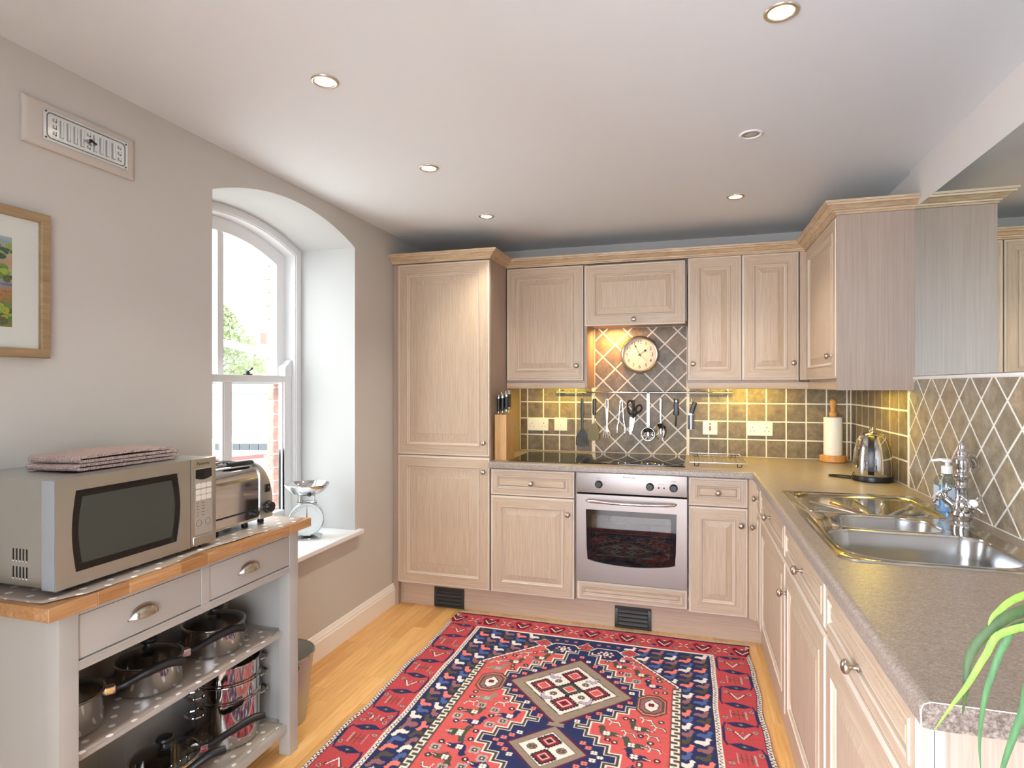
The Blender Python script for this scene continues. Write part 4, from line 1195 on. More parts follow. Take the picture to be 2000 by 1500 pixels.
# cavity
enamel = mat('dark_enamel', srgb(84,78,74), 0.4)
cast_al = mat('cast_aluminium', srgb(214,212,208), 0.35, 0.8)
m = MB(); a0, a1, b0, b1 = 1.20, 1.715, 0.31, 0.715
for q in ([(a0,.02,b0),(a0,.50,b0),(a0,.50,b1),(a0,.02,b1)], [(a1,.02,b0),(a1,.50,b0),(a1,.50,b1),(a1,.02,b1)], [(a0,.02,b0),(a1,.02,b0),(a1,.50,b0),(a0,.50,b0)], [(a0,.02,b1),(a1,.02,b1),(a1,.50,b1),(a0,.50,b1)], [(a0,.50,b0),(a1,.50,b0),(a1,.50,b1),(a0,.50,b1)]): m.poly(q)
part('cavity', m, enamel, ov, True, smooth=False)
wire = mat('rack_wire', srgb(210,206,200), 0.2, 1.0)
for z in (0.40, 0.485):
    m = MB(); m.tube([(a0+0.012,0.04,z),(a1-0.012,0.04,z),(a1-0.012,0.48,z),(a0+0.012,0.48,z)], 0.0035, 6, loop=True)
    for i in range(1, 18): x = a0+0.012+(a1-a0-0.024)*i/18; m.tube([(x,0.04,z),(x,0.48,z)], 0.0018, 5)
    part('oven_rack', m, wire, ov, True)
for x in (a0+0.004, a1-0.004):
    m = MB()
    for i in range(7): m.tube([(x,0.04,0.34+0.048*i),(x,0.46,0.34+0.048*i)], 0.0025, 5)
    for y in (0.05, 0.45): m.tube([(x,y,0.325),(x,y,0.65)], 0.0025, 5)
    part('side_rail', m, wire, ov, True)

hb = thing('hob', 'flat black glass ceramic hob set on the worktop above the oven', 'hob', (1.455, 0.315, WT1))
m = MB(); m.box(1.166, 1.744, 0.055, 0.573, WT1+0.0003, WT1+0.0055); pl_ = part('glass_top', m, black_gl, hb, True, bevel=0.0015)
for x, y, r in ((1.31, 0.19, 0.105), (1.31, 0.44, 0.075), (1.59, 0.44, 0.105), (1.58, 0.19, 0.075)):
    m = MB(); n = 48
    m.loft([[(x+q*math.cos(2*PI*i/n), y+q*math.sin(2*PI*i/n), WT1+0.0057) for i in range(n)] for q in (r, r-0.0015)], True); part('cooking_zone', m, grey_ink, hb, True, smooth=False)
for i in range(4): m = MB(); m.box(1.69, 1.715, 0.12+0.05*i, 0.122+0.05*i, WT1+0.0055, WT1+0.0058); part('printed_mark', m, grey_ink, hb, True, smooth=False)

# ================================================================== SINK, TAP
RIM = WT1+0.0040
sk = thing('sink', 'stainless one-and-a-half bowl sink with ribbed drainer let into the worktop', 'sink', (2.38, -1.1, WT1))
O_ = rrect(2.132, 2.628, -1.618, -0.580, [0.03, 0.03, 0.05, 0.05], 6)
D_ = rrect(2.168, 2.592, -1.000, -0.612, [0.05, 0.09, 0.03, 0.03], 8)
H_ = rrect(2.214, 2.508, -1.236, -1.040, [0.09, 0.09, 0.08, 0.06], 8)
B_ = rrect(2.160, 2.572, -1.590, -1.268, [0.06, 0.07, 0.12, 0.10], 10)
def in2(P_, g):
    cx_ = sum(p[0] for p in P_)/len(P_); cy_ = sum(p[1] for p in P_)/len(P_); ex = max(p[0] for p in P_)-cx_; ey = max(p[1] for p in P_)-cy_
    return [(cx_+(p[0]-cx_)*(1-g/ex), cy_+(p[1]-cy_)*(1-g/ey)) for p in P_]
f_r = lambda z: (lambda a, b: (a, b, z))
m = MB(); m.add(holed([in2(O_, 0.010), in2(D_, -0.006), in2(H_, -0.006), in2(B_, -0.006)], f_r(RIM-0.0012)))
m.loft([[(*p[:2], WT1+0.0003) for p in O_], [(*p, RIM) for p in in2(O_, 0.003)], [(*p, RIM) for p in in2(O_, 0.006)], [(*p, RIM-0.0012) for p in in2(O_, 0.010)]])
for L_ in (D_, H_, B_): m.loft([[(*p, RIM-0.0012) for p in in2(L_, -0.006)], [(*p, RIM+0.0008) for p in in2(L_, -0.004)], [(*p, RIM+0.0006) for p in in2(L_, -0.001)], [(*p[:2], RIM-0.003) for p in L_]])
part('deck', m, steel_sink, sk, True, ang=40)
m = MB(); m.loft([[(*p[:2], RIM-0.003) for p in D_], [(*p, RIM-0.009) for p in in2(D_, 0.010)], [(*p, RIM-0.010) for p in in2(D_, 0.016)]]); m.poly([(*p, RIM-0.010) for p in in2(D_, 0.016)])
dr = part('drainer', m, steel_sink, sk, True, ang=30)
ribs = MB()
for i, a in enumerate((-66, -50, -34, -17, 0, 17, 34, 50, 66)):
    c, s_ = math.sin(math.radians(a)), math.cos(math.radians(a)); o_ = Vector((2.38, -1.035, 0))
    p0 = o_+Vector((c*0.085, s_*0.085, 0)); L = min(0.30, (0.17/abs(c)) if abs(c) > 0.55 else 0.37/s_ if s_ > 0 else 0.3)
    p1 = o_+Vector((c*L, s_*L, 0)); z = RIM-0.0095
    ribs.tube([(p0.x,p0.y,z),(p0.x*0.9+p1.x*0.1,p0.y*0.9+p1.y*0.1,z+0.001),(p1.x,p1.y,z+0.001)], [0.003,0.0055,0.0075], 8)
part('drainer_rib', ribs, steel_sink, dr, True)
def bowl(L_, dep, nm):
    m = MB(); rg = [[(*p[:2], RIM-0.003) for p in L_]]
    for g, z in ((0.003, -0.010), (0.010, -0.06), (0.018, -dep+0.03), (0.030, -dep+0.010), (0.050, -dep)): rg.append([(*p, RIM+z) for p in in2(L_, g)])
    m.loft(rg); m.poly([(*p, RIM-dep) for p in in2(L_, 0.050)])
    b_ = part(nm, m, steel_bowl, sk, True, ang=50)
    cx_ = sum(p[0] for p in L_)/len(L_); cy_ = sum(p[1] for p in L_)/len(L_)
    m = MB(); m.lathe([(0.038,0.0005),(0.036,0.003),(0.022,0.001),(0.020,0.002),(0.0005,0.002)], (cx_, cy_, RIM-dep), 24); part('waste', m, chrome, b_, True)
bowl(H_, 0.10, 'half_bowl'); bowl(B_, 0.155, 'main_bowl')

tp = thing('mixer_tap', 'ornate chrome mixer tap with cross handles and pointed finial by the sink', 'tap', (2.585, -1.115, RIM))
m = MB(); TB = (2.585, -1.115, RIM-0.001)
m.lathe([(0.030,0),(0.030,0.006),(0.026,0.010),(0.024,0.022),(0.030,0.030),(0.031,0.040),(0.026,0.055),(0.021,0.064),(0.024,0.072),(0.019,0.080),(0.0165,0.090),(0.0165,0.118),(0.021,0.124),(0.0165,0.130),(0.016,0.150),(0.024,0.156),(0.025,0.163),(0.018,0.170),(0.0195,0.182),(0.0215,0.198),(0.0215,0.212),(0.016,0.220),(0.0145,0.226),(0.017,0.231),(0.012,0.240),(0.0085,0.248),(0.0105,0.253),(0.006,0.262),(0.0005,0.268)], TB, 24)
part('column', m, chrome, tp, True, ang=60)
m = MB(); m.tube(smooth_path([(2.588,-1.110,RIM+0.205),(2.604,-1.096,RIM+0.214),(2.622,-1.078,RIM+0.212),(2.636,-1.064,RIM+0.196),(2.640,-1.060,RIM+0.180)], 5), [0.017]*5+[0.013]*16, 14)
part('spout', m, chrome, tp, True)
def tap_handle(dirv, nm):
    d = Vector(dirv).normalized(); base = Vector(TB)+Vector((0,0,0.045))
    q = Vector((0,0,1)).rotation_difference(d).to_matrix().to_4x4(); T = Matrix.Translation(base+d*0.018) @ q
    a = MB(); a.lathe([(0.016,0),(0.014,0.010),(0.011,0.020),(0.013,0.030),(0.011,0.040),(0.017,0.046),(0.017,0.058),(0.012,0.062)], n=18)
    for k_ in range(4):
        t_ = k_*PI/2+PI/4; ux, uy = math.cos(t_), math.sin(t_)
        a.tube([(ux*0.010,uy*0.010,0.052),(ux*0.026,uy*0.026,0.052),(ux*0.034,uy*0.034,0.052),(ux*0.040,uy*0.040,0.052)], [0.0050,0.0042,0.0065,0.003], 8)
    mm = MB(); mm.add(a, T); h = part(nm, mm, chrome, tp, True, ang=50)
    a = MB(); a.lathe([(0.012,0.0622),(0.0105,0.0650),(0.0005,0.0655)], n=18); mm = MB(); mm.add(a, T); part('porcelain_button', mm, white_pl, h, True)
tap_handle((-0.62, 0.30, 0.62), 'cross_handle'); tap_handle((0.05, -0.75, 0.45), 'cross_handle')

# ================================================================== THINGS ON THE WORKTOP
t = thing('soap_dispenser', 'clear pump bottle of blue hand soap between the sink and the tiles', 'soap', (2.642, -0.845, WT1))
t.rotation_euler[2] = 0.0
m = MB(); m.loft([rrect(-0.030,0.030,-0.038,0.038,0.022,5,0.0005), rrect(-0.032,0.032,-0.041,0.041,0.024,5,0.006), rrect(-0.032,0.032,-0.041,0.041,0.024,5,0.105), rrect(-0.026,0.026,-0.034,0.034,0.022,5,0.122), rrect(-0.015,0.015,-0.015,0.015,0.0149,5,0.130), rrect(-0.015,0.015,-0.015,0.015,0.0149,5,0.138)], True, True, True)
part('bottle', m, bottle_gl, t)
m = MB(); m.loft([rrect(-0.028,0.028,-0.036,0.036,0.020,5,0.003), rrect(-0.0295,0.0295,-0.0385,0.0385,0.022,5,0.008), rrect(-0.0295,0.0295,-0.0385,0.0385,0.022,5,0.088)], True, True, True); part('soap', m, soap_m, t)
m = MB(); m.poly([(-0.0326,-0.024,0.022),(-0.0326,0.026,0.022),(-0.0326,0.026,0.090),(-0.0326,-0.024,0.090)]); m.poly([(-0.022,-0.0416,0.022),(0.022,-0.0416,0.022),(0.022,-0.0416,0.090),(-0.022,-0.0416,0.090)])
part('label', m, mat('pale_blue_label', srgb(206,222,238), 0.4), t, smooth=False)
m = MB(); m.lathe([(0.0175,0.134),(0.0175,0.158),(0.015,0.161),(0.006,0.162),(0.006,0.172),(0.014,0.174),(0.016,0.182),(0.010,0.186)], n=20); m.tube([(0,0,0.180),(-0.020,0.006,0.181),(-0.044,0.012,0.176)], [0.0065,0.0055,0.004], 10); part('pump', m, white_pl, t)

kx, ky = 2.588, -0.160
t = thing('kettle', 'shiny dome-shaped steel kettle with black base in the corner', 'kettle', (kx, ky, WT1))
m = MB(); m.lathe([(0.078,0.0005),(0.084,0.004),(0.085,0.018),(0.082,0.026)], n=40)
for i in range(7):
    a = math.radians(232+i*11); c_, s_ = math.cos(a), math.sin(a); m.tube([(0.0835*c_,0.0835*s_,0.012),(0.0862*c_,0.0862*s_,0.012)], 0.003, 6)
part('base', m, black_pl, t, ang=40)
m = MB(); m.lathe([(0.081,0.0265),(0.0825,0.030),(0.0825,0.060),(0.0795,0.105),(0.0735,0.150),(0.064,0.188),(0.052,0.212),(0.049,0.215),(0.047,0.213)], n=48, cap1=False); part('body', m, chrome, t, ang=40)
m = MB(); m.lathe([(0.0495,0.2155),(0.049,0.219),(0.034,0.226),(0.014,0.231),(0.012,0.236),(0.015,0.244),(0.012,0.250),(0.0005,0.252)], n=32); part('lid', m, steel_sink, t, ang=40)
vx, vy = -0.30, -0.95; ux, uy = 0.95, -0.30
def kh(s_, o_, z): return (vx*o_+ux*s_, vy*o_+uy*s_, z)
m = MB(); sec = []
for o_, z in ((0.052,0.214),(0.074,0.208),(0.094,0.180),(0.104,0.140),(0.108,0.095),(0.105,0.055),(0.094,0.042),(0.079,0.046)):
    sec.append((o_, z))
rg = []
for i, (o_, z) in enumerate(sec):
    w = 0.0125 if 0 < i < len(sec)-1 else 0.010; o2, z2 = sec[min(i+1, len(sec)-1)]; o1, z1 = sec[max(i-1, 0)]
    tx_, tz_ = o2-o1, z2-z1; L = math.hypot(tx_, tz_); nx_, nz_ = -tz_/L*0.006, tx_/L*0.006
    rg.append([kh(-w, o_-nx_, z-nz_), kh(w, o_-nx_, z-nz_), kh(w, o_+nx_, z+nz_), kh(-w, o_+nx_, z+nz_)])
m.loft(rg, True, True, True); part('handle', m, black_pl, t, bevel=0.003)
m = MB(); m.loft([[(-vx*o_+ux*s_, -vy*o_+uy*s_, z) for s_, o_, z in q] for q in ([(-0.022,0.070,0.150),(0.022,0.070,0.150),(0.0,0.072,0.135)], [(-0.016,0.082,0.196),(0.016,0.082,0.196),(0.0,0.098,0.182)], [(-0.010,0.088,0.206),(0.010,0.088,0.206),(0.0,0.106,0.204)])], True, True, True); part('spout', m, chrome, t)
m = MB(); m.tube(smooth_path([(2.535,-0.106,WT1+0.006),(2.490,-0.060,WT1+0.0055),(2.440,-0.050,WT1+0.005),(2.425,-0.072,WT1+0.005),(2.460,-0.118,WT1+0.005),(2.500,-0.150,WT1+0.006)], 5), 0.0038, 8)
part('cord', m, black_pl, t, True)

px_, py_ = 2.572, 0.556
t = thing('kitchen_roll_holder', 'turned wooden kitchen roll stand with a knobbed pole in the worktop corner', 'holder', (px_, py_, WT1))
m = MB(); m.lathe([(0.066,0.0005),(0.071,0.004),(0.071,0.034),(0.066,0.039),(0.008,0.0395)], n=36); part('base', m, turned_m, t)
m = MB(); m.lathe([(0.010,0.039),(0.010,0.262),(0.018,0.264),(0.0205,0.270),(0.0205,0.286),(0.016,0.290),(0.013,0.300),(0.0135,0.318),(0.0165,0.328),(0.019,0.340),(0.0185,0.352),(0.012,0.364),(0.0005,0.367)], n=24); part('pole', m, turned_m, t)
m = MB(); n = 40
rolls = [[(px_+q*math.cos(2*PI*i/n), py_+q*math.sin(2*PI*i/n), z) for i in range(n)] for q, z in ((0.019, WT1+0.0400),(0.0485, WT1+0.0400),(0.0495, WT1+0.043),(0.0495, WT1+0.257),(0.0485, WT1+0.260),(0.019, WT1+0.260))]
m.loft(rolls, loop=True); solo('kitchen_roll', 'white paper kitchen roll standing on the wooden holder', 'paper roll', m, paper, (px_, py_, WT1+0.04), world=True, ang=50)

t = thing('cooling_rack', 'low wire cooling rack on the worktop beside the hob', 'rack', (1.915, 0.35, WT1))
m = MB(); z = WT1+0.022; rx0, rx1, ry0, ry1 = 1.770, 2.062, 0.115, 0.585
m.tube([(rx0,ry0,z),(rx1,ry0,z),(rx1,ry1,z),(rx0,ry1,z)], 0.0028, 6, loop=True); part('frame', m, wire, t, True)
w_ = MB(); w_.tube([(0,ry0-0.35,0.0),(0,ry1-0.35,0.0)], 0.0018, 6); me = w_.data('wire', wire)
for i in range(1, 12): link('wire', me, t, (rx0+(rx1-rx0)*i/12-1.915, 0, 0.0235))
w_ = MB(); w_.tube([(-0.012,0,0.020),(-0.010,0,0.003),(0,0,0.0030),(0.010,0,0.003),(0.012,0,0.020)], 0.0026, 6); me = w_.data('leg', black_pl)
for x, y in ((rx0+0.035, ry0+0.002), (rx1-0.035, ry0+0.002), (rx0+0.035, ry1-0.002), (rx1-0.035, ry1-0.002)): link('leg', me, t, (x-1.915, y-0.35, 0.0006))

m = MB(); m.loft([rrect(0.748,1.158,0.032,0.500,0.012,4,WT1+0.0025), rrect(0.747,1.159,0.031,0.501,0.012,4,WT1+0.004), rrect(0.748,1.158,0.032,0.500,0.012,4,WT1+0.0062)], True, True, True)
t = thing('glass_board', 'pale green glass worktop saver lying left flat between knife block and hob', 'board', (0.95, 0.26, WT1))
t['label'] = 'pale green glass worktop saver lying between knife block and hob'
part('slab', m, board_gl, t, True)
for x in (0.775, 1.13):
    for y in (0.06, 0.47): m = MB(); m.lathe([(0.007,0.0003),(0.007,0.0024)], (x, y, WT1), 12); part('foot', m, white_pl, t, True)

bx0, bx1, by0, by1, bh = 0.652, 0.724, 0.058, 0.225, 0.272
t = thing('knife_block', 'tall pale wooden knife block against the side of the tall cupboard', 'knife block', ((bx0+bx1)/2, (by0+by1)/2, WT1))
m = MB(); m.box(bx0, bx1, by0, by1, WT1+0.0003, WT1+bh); part('block', m, block_m, t, True, bevel=0.002)
m = MB()
KP = [(0.668,0.085,0.0),(0.692,0.088,0.004),(0.712,0.10,0.012),(0.672,0.130,0.016),(0.696,0.140,0.022),(0.714,0.150,0.026),(0.690,0.190,0.030)]
for x, y, _ in KP: m.box(x-0.0022, x+0.0022, y-0.017, y+0.017, WT1+bh+0.0001, WT1+bh+0.0005)
part('slot', m, dark_m, t, True, smooth=False)
kn = None
for i, (x, y, dz) in enumerate(KP):
    lab = ['black-handled knife at the front of the block next to the tall cupboard', 'black-handled knife in the middle of the front row of the block', 'black-handled knife at the front of the block, on the hob side', 'black-handled knife in the second row of the block next to the tall cupboard', 'black-handled knife in the middle of the second row of the block', 'black-handled knife in the second row of the block, on the hob side', 'black-handled knife standing tallest at the back of the block'][i]
    if kn is None:
        kn = thing('kitchen_knife', lab, 'knife', (x, y, WT1+bh+dz), 0, 'knives in the wooden block')
        m = MB(); m.box(-0.0012, 0.0012, -0.012, 0.012, -0.05, 0.006); part('blade', m, steel_sink, kn)
        m = MB(); m.loft([rrect(-0.006,0.006,-0.010,0.010,0.005,3,0.006), rrect(-0.0075,0.0075,-0.011,0.011,0.006,3,0.018)], True, True, True); part('bolster', m, chrome, kn)
        m = MB(); m.loft([rrect(-0.0085,0.0085,-0.012,0.012,0.006,3,0.018), rrect(-0.0095,0.0095,-0.012,0.012,0.006,3,0.05), rrect(-0.0095,0.0095,-0.013,0.013,0.006,3,0.095)], True, True, True); part('handle', m, black_pl, kn)
        m = MB(); m.loft([rrect(-0.0098,0.0098,-0.0133,0.0133,0.006,3,0.095), rrect(-0.010,0.010,-0.0135,0.0135,0.006,3,0.112), rrect(-0.007,0.007,-0.010,0.010,0.006,3,0.118)], True, True, True); part('end_cap', m, chrome, kn)
    else: dup(kn, (x, y, WT1+bh+dz), None, lab)

# ================================================================== WALL BEHIND THE COOKER
YT = YB-0.0088       # face of the tiles
def faceplate(nm, label, x0, x1, z0, z1):
    t = thing(nm, label, 'socket' if 'socket' in nm else 'switch', ((x0+x1)/2, YT, z0))
    m = MB(); m.box(x0, x1, YT-0.0095, YT+0.003, z0, z1); p = part('plate', m, white_pl, t, True, bevel=0.003, seg=3)
    return t, p
def socket(label, x0, x1, z0, z1):
    t, p = faceplate('wall_socket', label, x0, x1, z0, z1); w = x1-x0; y = YT-0.0098
    for cx_ in (x0+w*0.22, x0+w*0.78):
        m = MB()
        m.box(cx_-0.002, cx_+0.002, y, y+0.001, z0+0.047, z0+0.055)
        for q in (-0.011, 0.011): m.box(cx_+q-0.003, cx_+q+0.003, y, y+0.001, z0+0.027, z0+0.031)
        part('pin_holes', m, dark_m, t, True, smooth=False)
    for cx_ in (x0+w*0.42, x0+w*0.58):
        m = MB(); m.box(cx_-0.006, cx_+0.006, y-0.003, y+0.001, z0+0.052, z0+0.068); part('rocker', m, white_pl, t, True, bevel=0.0012)
    m = MB()
    for cx_ in (x0+0.012, x1-0.012): m.lathe([(0.003,0)], n=8) if False else m.box(cx_-0.002, cx_+0.002, y, y+0.001, z0+0.041, z0+0.045)
    part('screw', m, grey_ink, t, True, smooth=False); t['label'] = label
socket('white double socket on the tiles next to the knife block', 0.701, 0.847, 1.048, 1.136)
socket('white double socket on the tiles below the twin-door wall cupboard', 2.107, 2.256, 1.046, 1.133)
t, p = faceplate('fused_switch', 'small square white fused switch beside the double socket near the knives', 0.889, 0.977, 1.050, 1.138)
m = MB(); m.box(0.905, 0.913, YT-0.0125, YT-0.009, 1.112, 1.126); part('rocker', m, white_pl, t, True, bevel=0.001)
m = MB(); m.box(0.925, 0.958, YT-0.0108, YT-0.009, 1.075, 1.098); part('fuse_carrier', m, paper, t, True, bevel=0.0008)
m = MB(); m.box(0.906, 0.909, YT-0.0100, YT-0.009, 1.126, 1.130); m.box(0.930, 0.934, YT-0.0112, YT-0.0105, 1.084, 1.088); part('printed_mark', m, grey_ink, t, True, smooth=False)
t, p = faceplate('cooker_switch', 'square white cooker switch with a red rocker', 1.848, 1.936, 1.046, 1.134)
m = MB(); m.box(1.8865, 1.8975, YT-0.0135, YT-0.009, 1.072, 1.101); part('rocker', m, red_pl, t, True, bevel=0.0012)
m = MB(); m.box(1.887, 1.897, YT-0.0102, YT-0.009, 1.109, 1.117); part('indicator', m, dark_m, t, True)
m = MB(); m.box(1.858, 1.862, YT-0.0100, YT-0.009, 1.088, 1.092); m.box(1.922, 1.926, YT-0.0100, YT-0.009, 1.088, 1.092); part('printed_mark', m, grey_ink, t, True, smooth=False)

# clock
ccx, ccz, cr = 1.458, 1.556, 0.122
t = thing('wall_clock', 'round steel-rimmed wall clock with a cream face on the diamond tiles', 'clock', (ccx, YT, ccz-cr))
def onwall(mb, dx=0.0, dy=0.0, dz=0.0, rot=0.0):
    o_ = MB(); o_.add(mb, Matrix.Translation((ccx+dx, YT-dy, ccz+dz)) @ Matrix.Rotation(PI/2, 4, 'X') @ Matrix.Rotation(rot, 4, 'Z')); return o_
m = MB(); m.lathe([(cr-0.008,0.0002),(cr,0.006),(cr,0.030),(cr-0.003,0.040),(cr-0.010,0.045),(cr-0.017,0.042),(cr-0.020,0.030),(cr-0.020,0.022)], n=64, cap1=False); part('rim', onwall(m), brushed('clock_steel', srgb(206,198,184), 0.25, (60,60,60)), t, True, ang=50)
m = MB(); m.lathe([(cr-0.018,0.0),(cr-0.018,0.0225)], n=64); dial = part('dial', onwall(m), mat('cream_dial', srgb(228,218,200), 0.6), t, True)
for h in range(1, 13):
    a = PI/2-h*PI/6; r_ = 0.080
    part('numeral', onwall(text_mb(str(h), 0.031), r_*math.cos(a), 0.0228, r_*math.sin(a)), ink, dial, True, smooth=False)
for nm, ang_, L, w in (('minute_hand', 334, 0.078, 0.0035), ('hour_hand', 53, 0.056, 0.0045)):
    m = MB(); m.prism([(-w*0.4,-0.012,0),(w*0.4,-0.012,0),(w*0.3,L*0.62,0),(w*1.6,L*0.74,0),(0,L,0),(-w*1.6,L*0.74,0),(-w*0.3,L*0.62,0)], (0,0,0.0008)); part(nm, onwall(m, 0, 0.0255 if nm[0] == 'm' else 0.0243, 0, -math.radians(ang_)), ink, t, True, smooth=False)
m = MB(); m.prism([(-0.0006,-0.02,0),(0.0006,-0.02,0),(0.0006,0.07,0),(-0.0006,0.07,0)], (0,0,0.0004)); part('second_hand', onwall(m, 0, 0.0268, 0, -math.radians(132)), grey_ink, t, True, smooth=False)
m = MB(); m.lathe([(0.005,0.023),(0.005,0.0285),(0.002,0.029)], n=16); part('hub', onwall(m), ink, t, True)

# utensil rail
YRL, ZRL = 0.602, 1.3095
t = thing('utensil_rail', 'long thin chrome rail on the tiles with kitchen tools hanging from it', 'rail', (1.465, YRL, ZRL))
m = MB(); m.tube([(0.912,YRL,ZRL),(2.014,YRL,ZRL)], 0.0058, 14); part('bar', m, chrome, t, True)
for x in (0.912, 2.014):
    m = MB(); m.lathe([(0.0105,-0.006),(0.011,0),(0.0085,0.008)], n=16); m2 = MB(); m2.add(m, Matrix.Translation((x, YRL, ZRL)) @ Matrix.Rotation(PI/2 if x > 1 else -PI/2, 4, 'Y')); part('end_knob', m2, chrome, t, True)
for x in (0.945, 1.985):
    m = MB(); m.tube([(x,YRL,ZRL),(x,YT+0.001,ZRL)], 0.0055, 10); m.tube([(x,YT+0.001,ZRL),(x,YT-0.005,ZRL)], 0.016, 18); part('bracket', m, chrome, t, True)
def hang(nm, label, cat, x): return thing(nm, label, cat, (x, YRL, 1.27))
HOOKX = [(1.084,1.262),(1.166,1.262),(1.250,1.262),(1.343,1.250),(1.419,1.256),(1.591,1.262),(1.687,1.262),(1.780,1.250)]
NM = ['black slotted spatula','olive flexible turner','steel pasta fork','steel tongs','black scissors','steel serving spoon','black honing tool','grey tool with a tilted handle']
for (x, zl), nme in zip(HOOKX, NM):
    m = MB(); pts = [(x+0.0, YRL+0.0045, ZRL-0.0085)]+[(x, YRL-0.0092*math.sin(a), ZRL+0.0092*math.cos(a)) for a in [PI*i/6-0.6 for i in range(7)]]+[(x, YRL-0.0092, ZRL-0.010), (x, YRL-0.004, ZRL-0.022), (x, YRL, zl+0.012), (x, YRL, zl+0.002), (x, YRL-0.006, zl-0.004), (x, YRL-0.012, zl+0.003)]
    m.tube(pts[1:], 0.0014, 6)
    solo('rail_hook', 'small steel hook on the rail carrying the '+nme, 'hook', m, chrome, (x, YRL, zl), 'hooks on the utensil rail', world=True)
def flat(mb, pts, y, th, mi=0): mb.prism([(a, y, b) for a, b in pts], (0, th, 0), mi)
Y0 = YRL-0.0035
# slotted spatula
t = hang('spatula', 'long black slotted spatula, first tool on the rail from the knife block', 'spatula', 1.084)
m = MB(); x = 1.084; m.loft([[(x-w,Y0-0.004,z),(x+w,Y0-0.004,z),(x+w,Y0+0.004,z),(x-w,Y0+0.004,z)] for w, z in ((0.007,1.272),(0.0095,1.262),(0.011,1.20),(0.009,1.16),(0.006,1.10),(0.007,1.062),(0.016,1.050))], True, True, True); part('handle', m, black_pl, t, True, bevel=0.0015)
m = MB(); flat(m, [(x-0.016,1.052),(x+0.016,1.052),(x+0.036,1.026),(x+0.040,1.012),(x-0.040,1.012),(x-0.036,1.026)], Y0-0.001, 0.003)
for i in range(6): a = -0.040+0.0145*i; flat(m, [(x+a,1.013),(x+a+0.0075,1.013),(x+a*1.05+0.0085,0.966),(x+a*1.05,0.966)], Y0-0.001, 0.003)
flat(m, [(x-0.042,0.967),(x+0.043,0.967),(x+0.040,0.956),(x+0.02,0.950),(x-0.02,0.950),(x-0.038,0.956)], Y0-0.001, 0.003); part('blade', m, black_pl, t, True)
# turner
t = hang('turner', 'black-handled turner with a wide olive green blade on the rail', 'turner', 1.166)
x = 1.166; m = MB(); m.loft([rrect(x-w,x+w,Y0-0.007,Y0+0.007,0.006,3,z) for w, z in ((0.009,1.268),(0.0125,1.258),(0.0125,1.172),(0.010,1.160))], True, True, True); part('handle', m, black_pl, t, True)
m = MB(); m.tube([(x+0.002,Y0,1.162),(x+0.006,Y0-0.004,1.130),(x-0.002,Y0-0.008,1.100)], 0.003, 8); part('neck', m, chrome, t, True)
m = MB(); bx = x-0.008; flat(m, [(bx-0.020,1.104),(bx+0.018,1.106),(bx+0.034,1.092),(bx+0.042,1.050),(bx+0.042,1.010),(bx+0.030,0.994),(bx-0.020,0.992),(bx-0.036,1.002),(bx-0.036,1.06),(bx-0.030,1.092)], Y0-0.010, 0.0025); part('blade', m, mat('olive_nylon', srgb(112,104,62), 0.45), t, True, bevel=0.0008, seg=1)
# pasta fork
t = hang('pasta_fork', 'cast steel pasta fork with splayed prongs on the rail', 'fork', 1.250)
x = 1.249; m = MB(); m.loft([rrect(x-w,x+w,Y0-0.003,Y0+0.003,0.0028,3,z) for w, z in ((0.007,1.268),(0.012,1.256),(0.0125,1.22),(0.009,1.15),(0.006,1.10),(0.010,1.070),(0.020,1.052))], True, True, True); part('handle', m, cast_al, t, True)
m = MB(); flat(m, [(x-0.0045,1.262),(x+0.0045,1.262),(x+0.0055,1.225),(x,1.19),(x-0.0055,1.225)], Y0-0.0036, 0.0008); part('slot', m, grey_ink, t, True)
for i in range(4):
    a = -0.019+0.0127*i; m = MB(); m.tube([(x+a*0.8,Y0,1.060),(x+a*1.15,Y0-0.003,1.035),(x+a*1.3,Y0-0.010,1.012)], [0.0042,0.004,0.0028], 8); part('prong', m, cast_al, t, True)
# tongs
t = hang('tongs', 'narrow springy steel tongs hanging open on the rail', 'tongs', 1.343)
x = 1.342
for s_ in (-1, 1):
    m = MB(); m.loft([[(x+s_*c_-0.0016,Y0-w,z),(x+s_*c_+0.0016,Y0-w,z),(x+s_*c_+0.0016,Y0+w,z),(x+s_*c_-0.0016,Y0+w,z)] for c_, w, z in ((0.002,0.006,1.262),(0.006,0.006,1.25),(0.012,0.006,1.18),(0.017,0.007,1.12),(0.024,0.012,1.09),(0.025,0.015,1.05),(0.018,0.010,1.03))], True, True, True); part('arm', m, chrome, t, True)
m = MB(); m.tube([(x,Y0-0.006,1.258),(x,Y0+0.006,1.258)], 0.0045, 10); part('pivot', m, chrome, t, True)
# scissors
t = hang('scissors', 'black-handled kitchen scissors with two open loops on the rail', 'scissors', 1.419)
def oval(cx_, cz, a, b, rt, n=18): return [(cx_+a*math.cos(q)*math.cos(rt)-b*math.sin(q)*math.sin(rt), Y0, cz+a*math.cos(q)*math.sin(rt)+b*math.sin(q)*math.cos(rt)) for q in [2*PI*i/n for i in range(n)]]
m = MB(); m.tube(oval(1.402,1.212,0.020,0.046,0.12), 0.0062, 10, loop=True); m.tube([(1.418,Y0,1.262),(1.417,Y0,1.232),(1.419,Y0,1.19),(1.412,Y0,1.165)], [0.008,0.009,0.009,0.010], 10); part('handle', m, black_pl, t, True)
m = MB(); m.tube(oval(1.452,1.205,0.017,0.026,-0.5), 0.0055, 10, loop=True); m.tube([(1.440,Y0-0.004,1.185),(1.426,Y0-0.004,1.160),(1.414,Y0-0.004,1.146)], [0.007,0.009,0.011], 10); part('handle', m, black_pl, t, True)
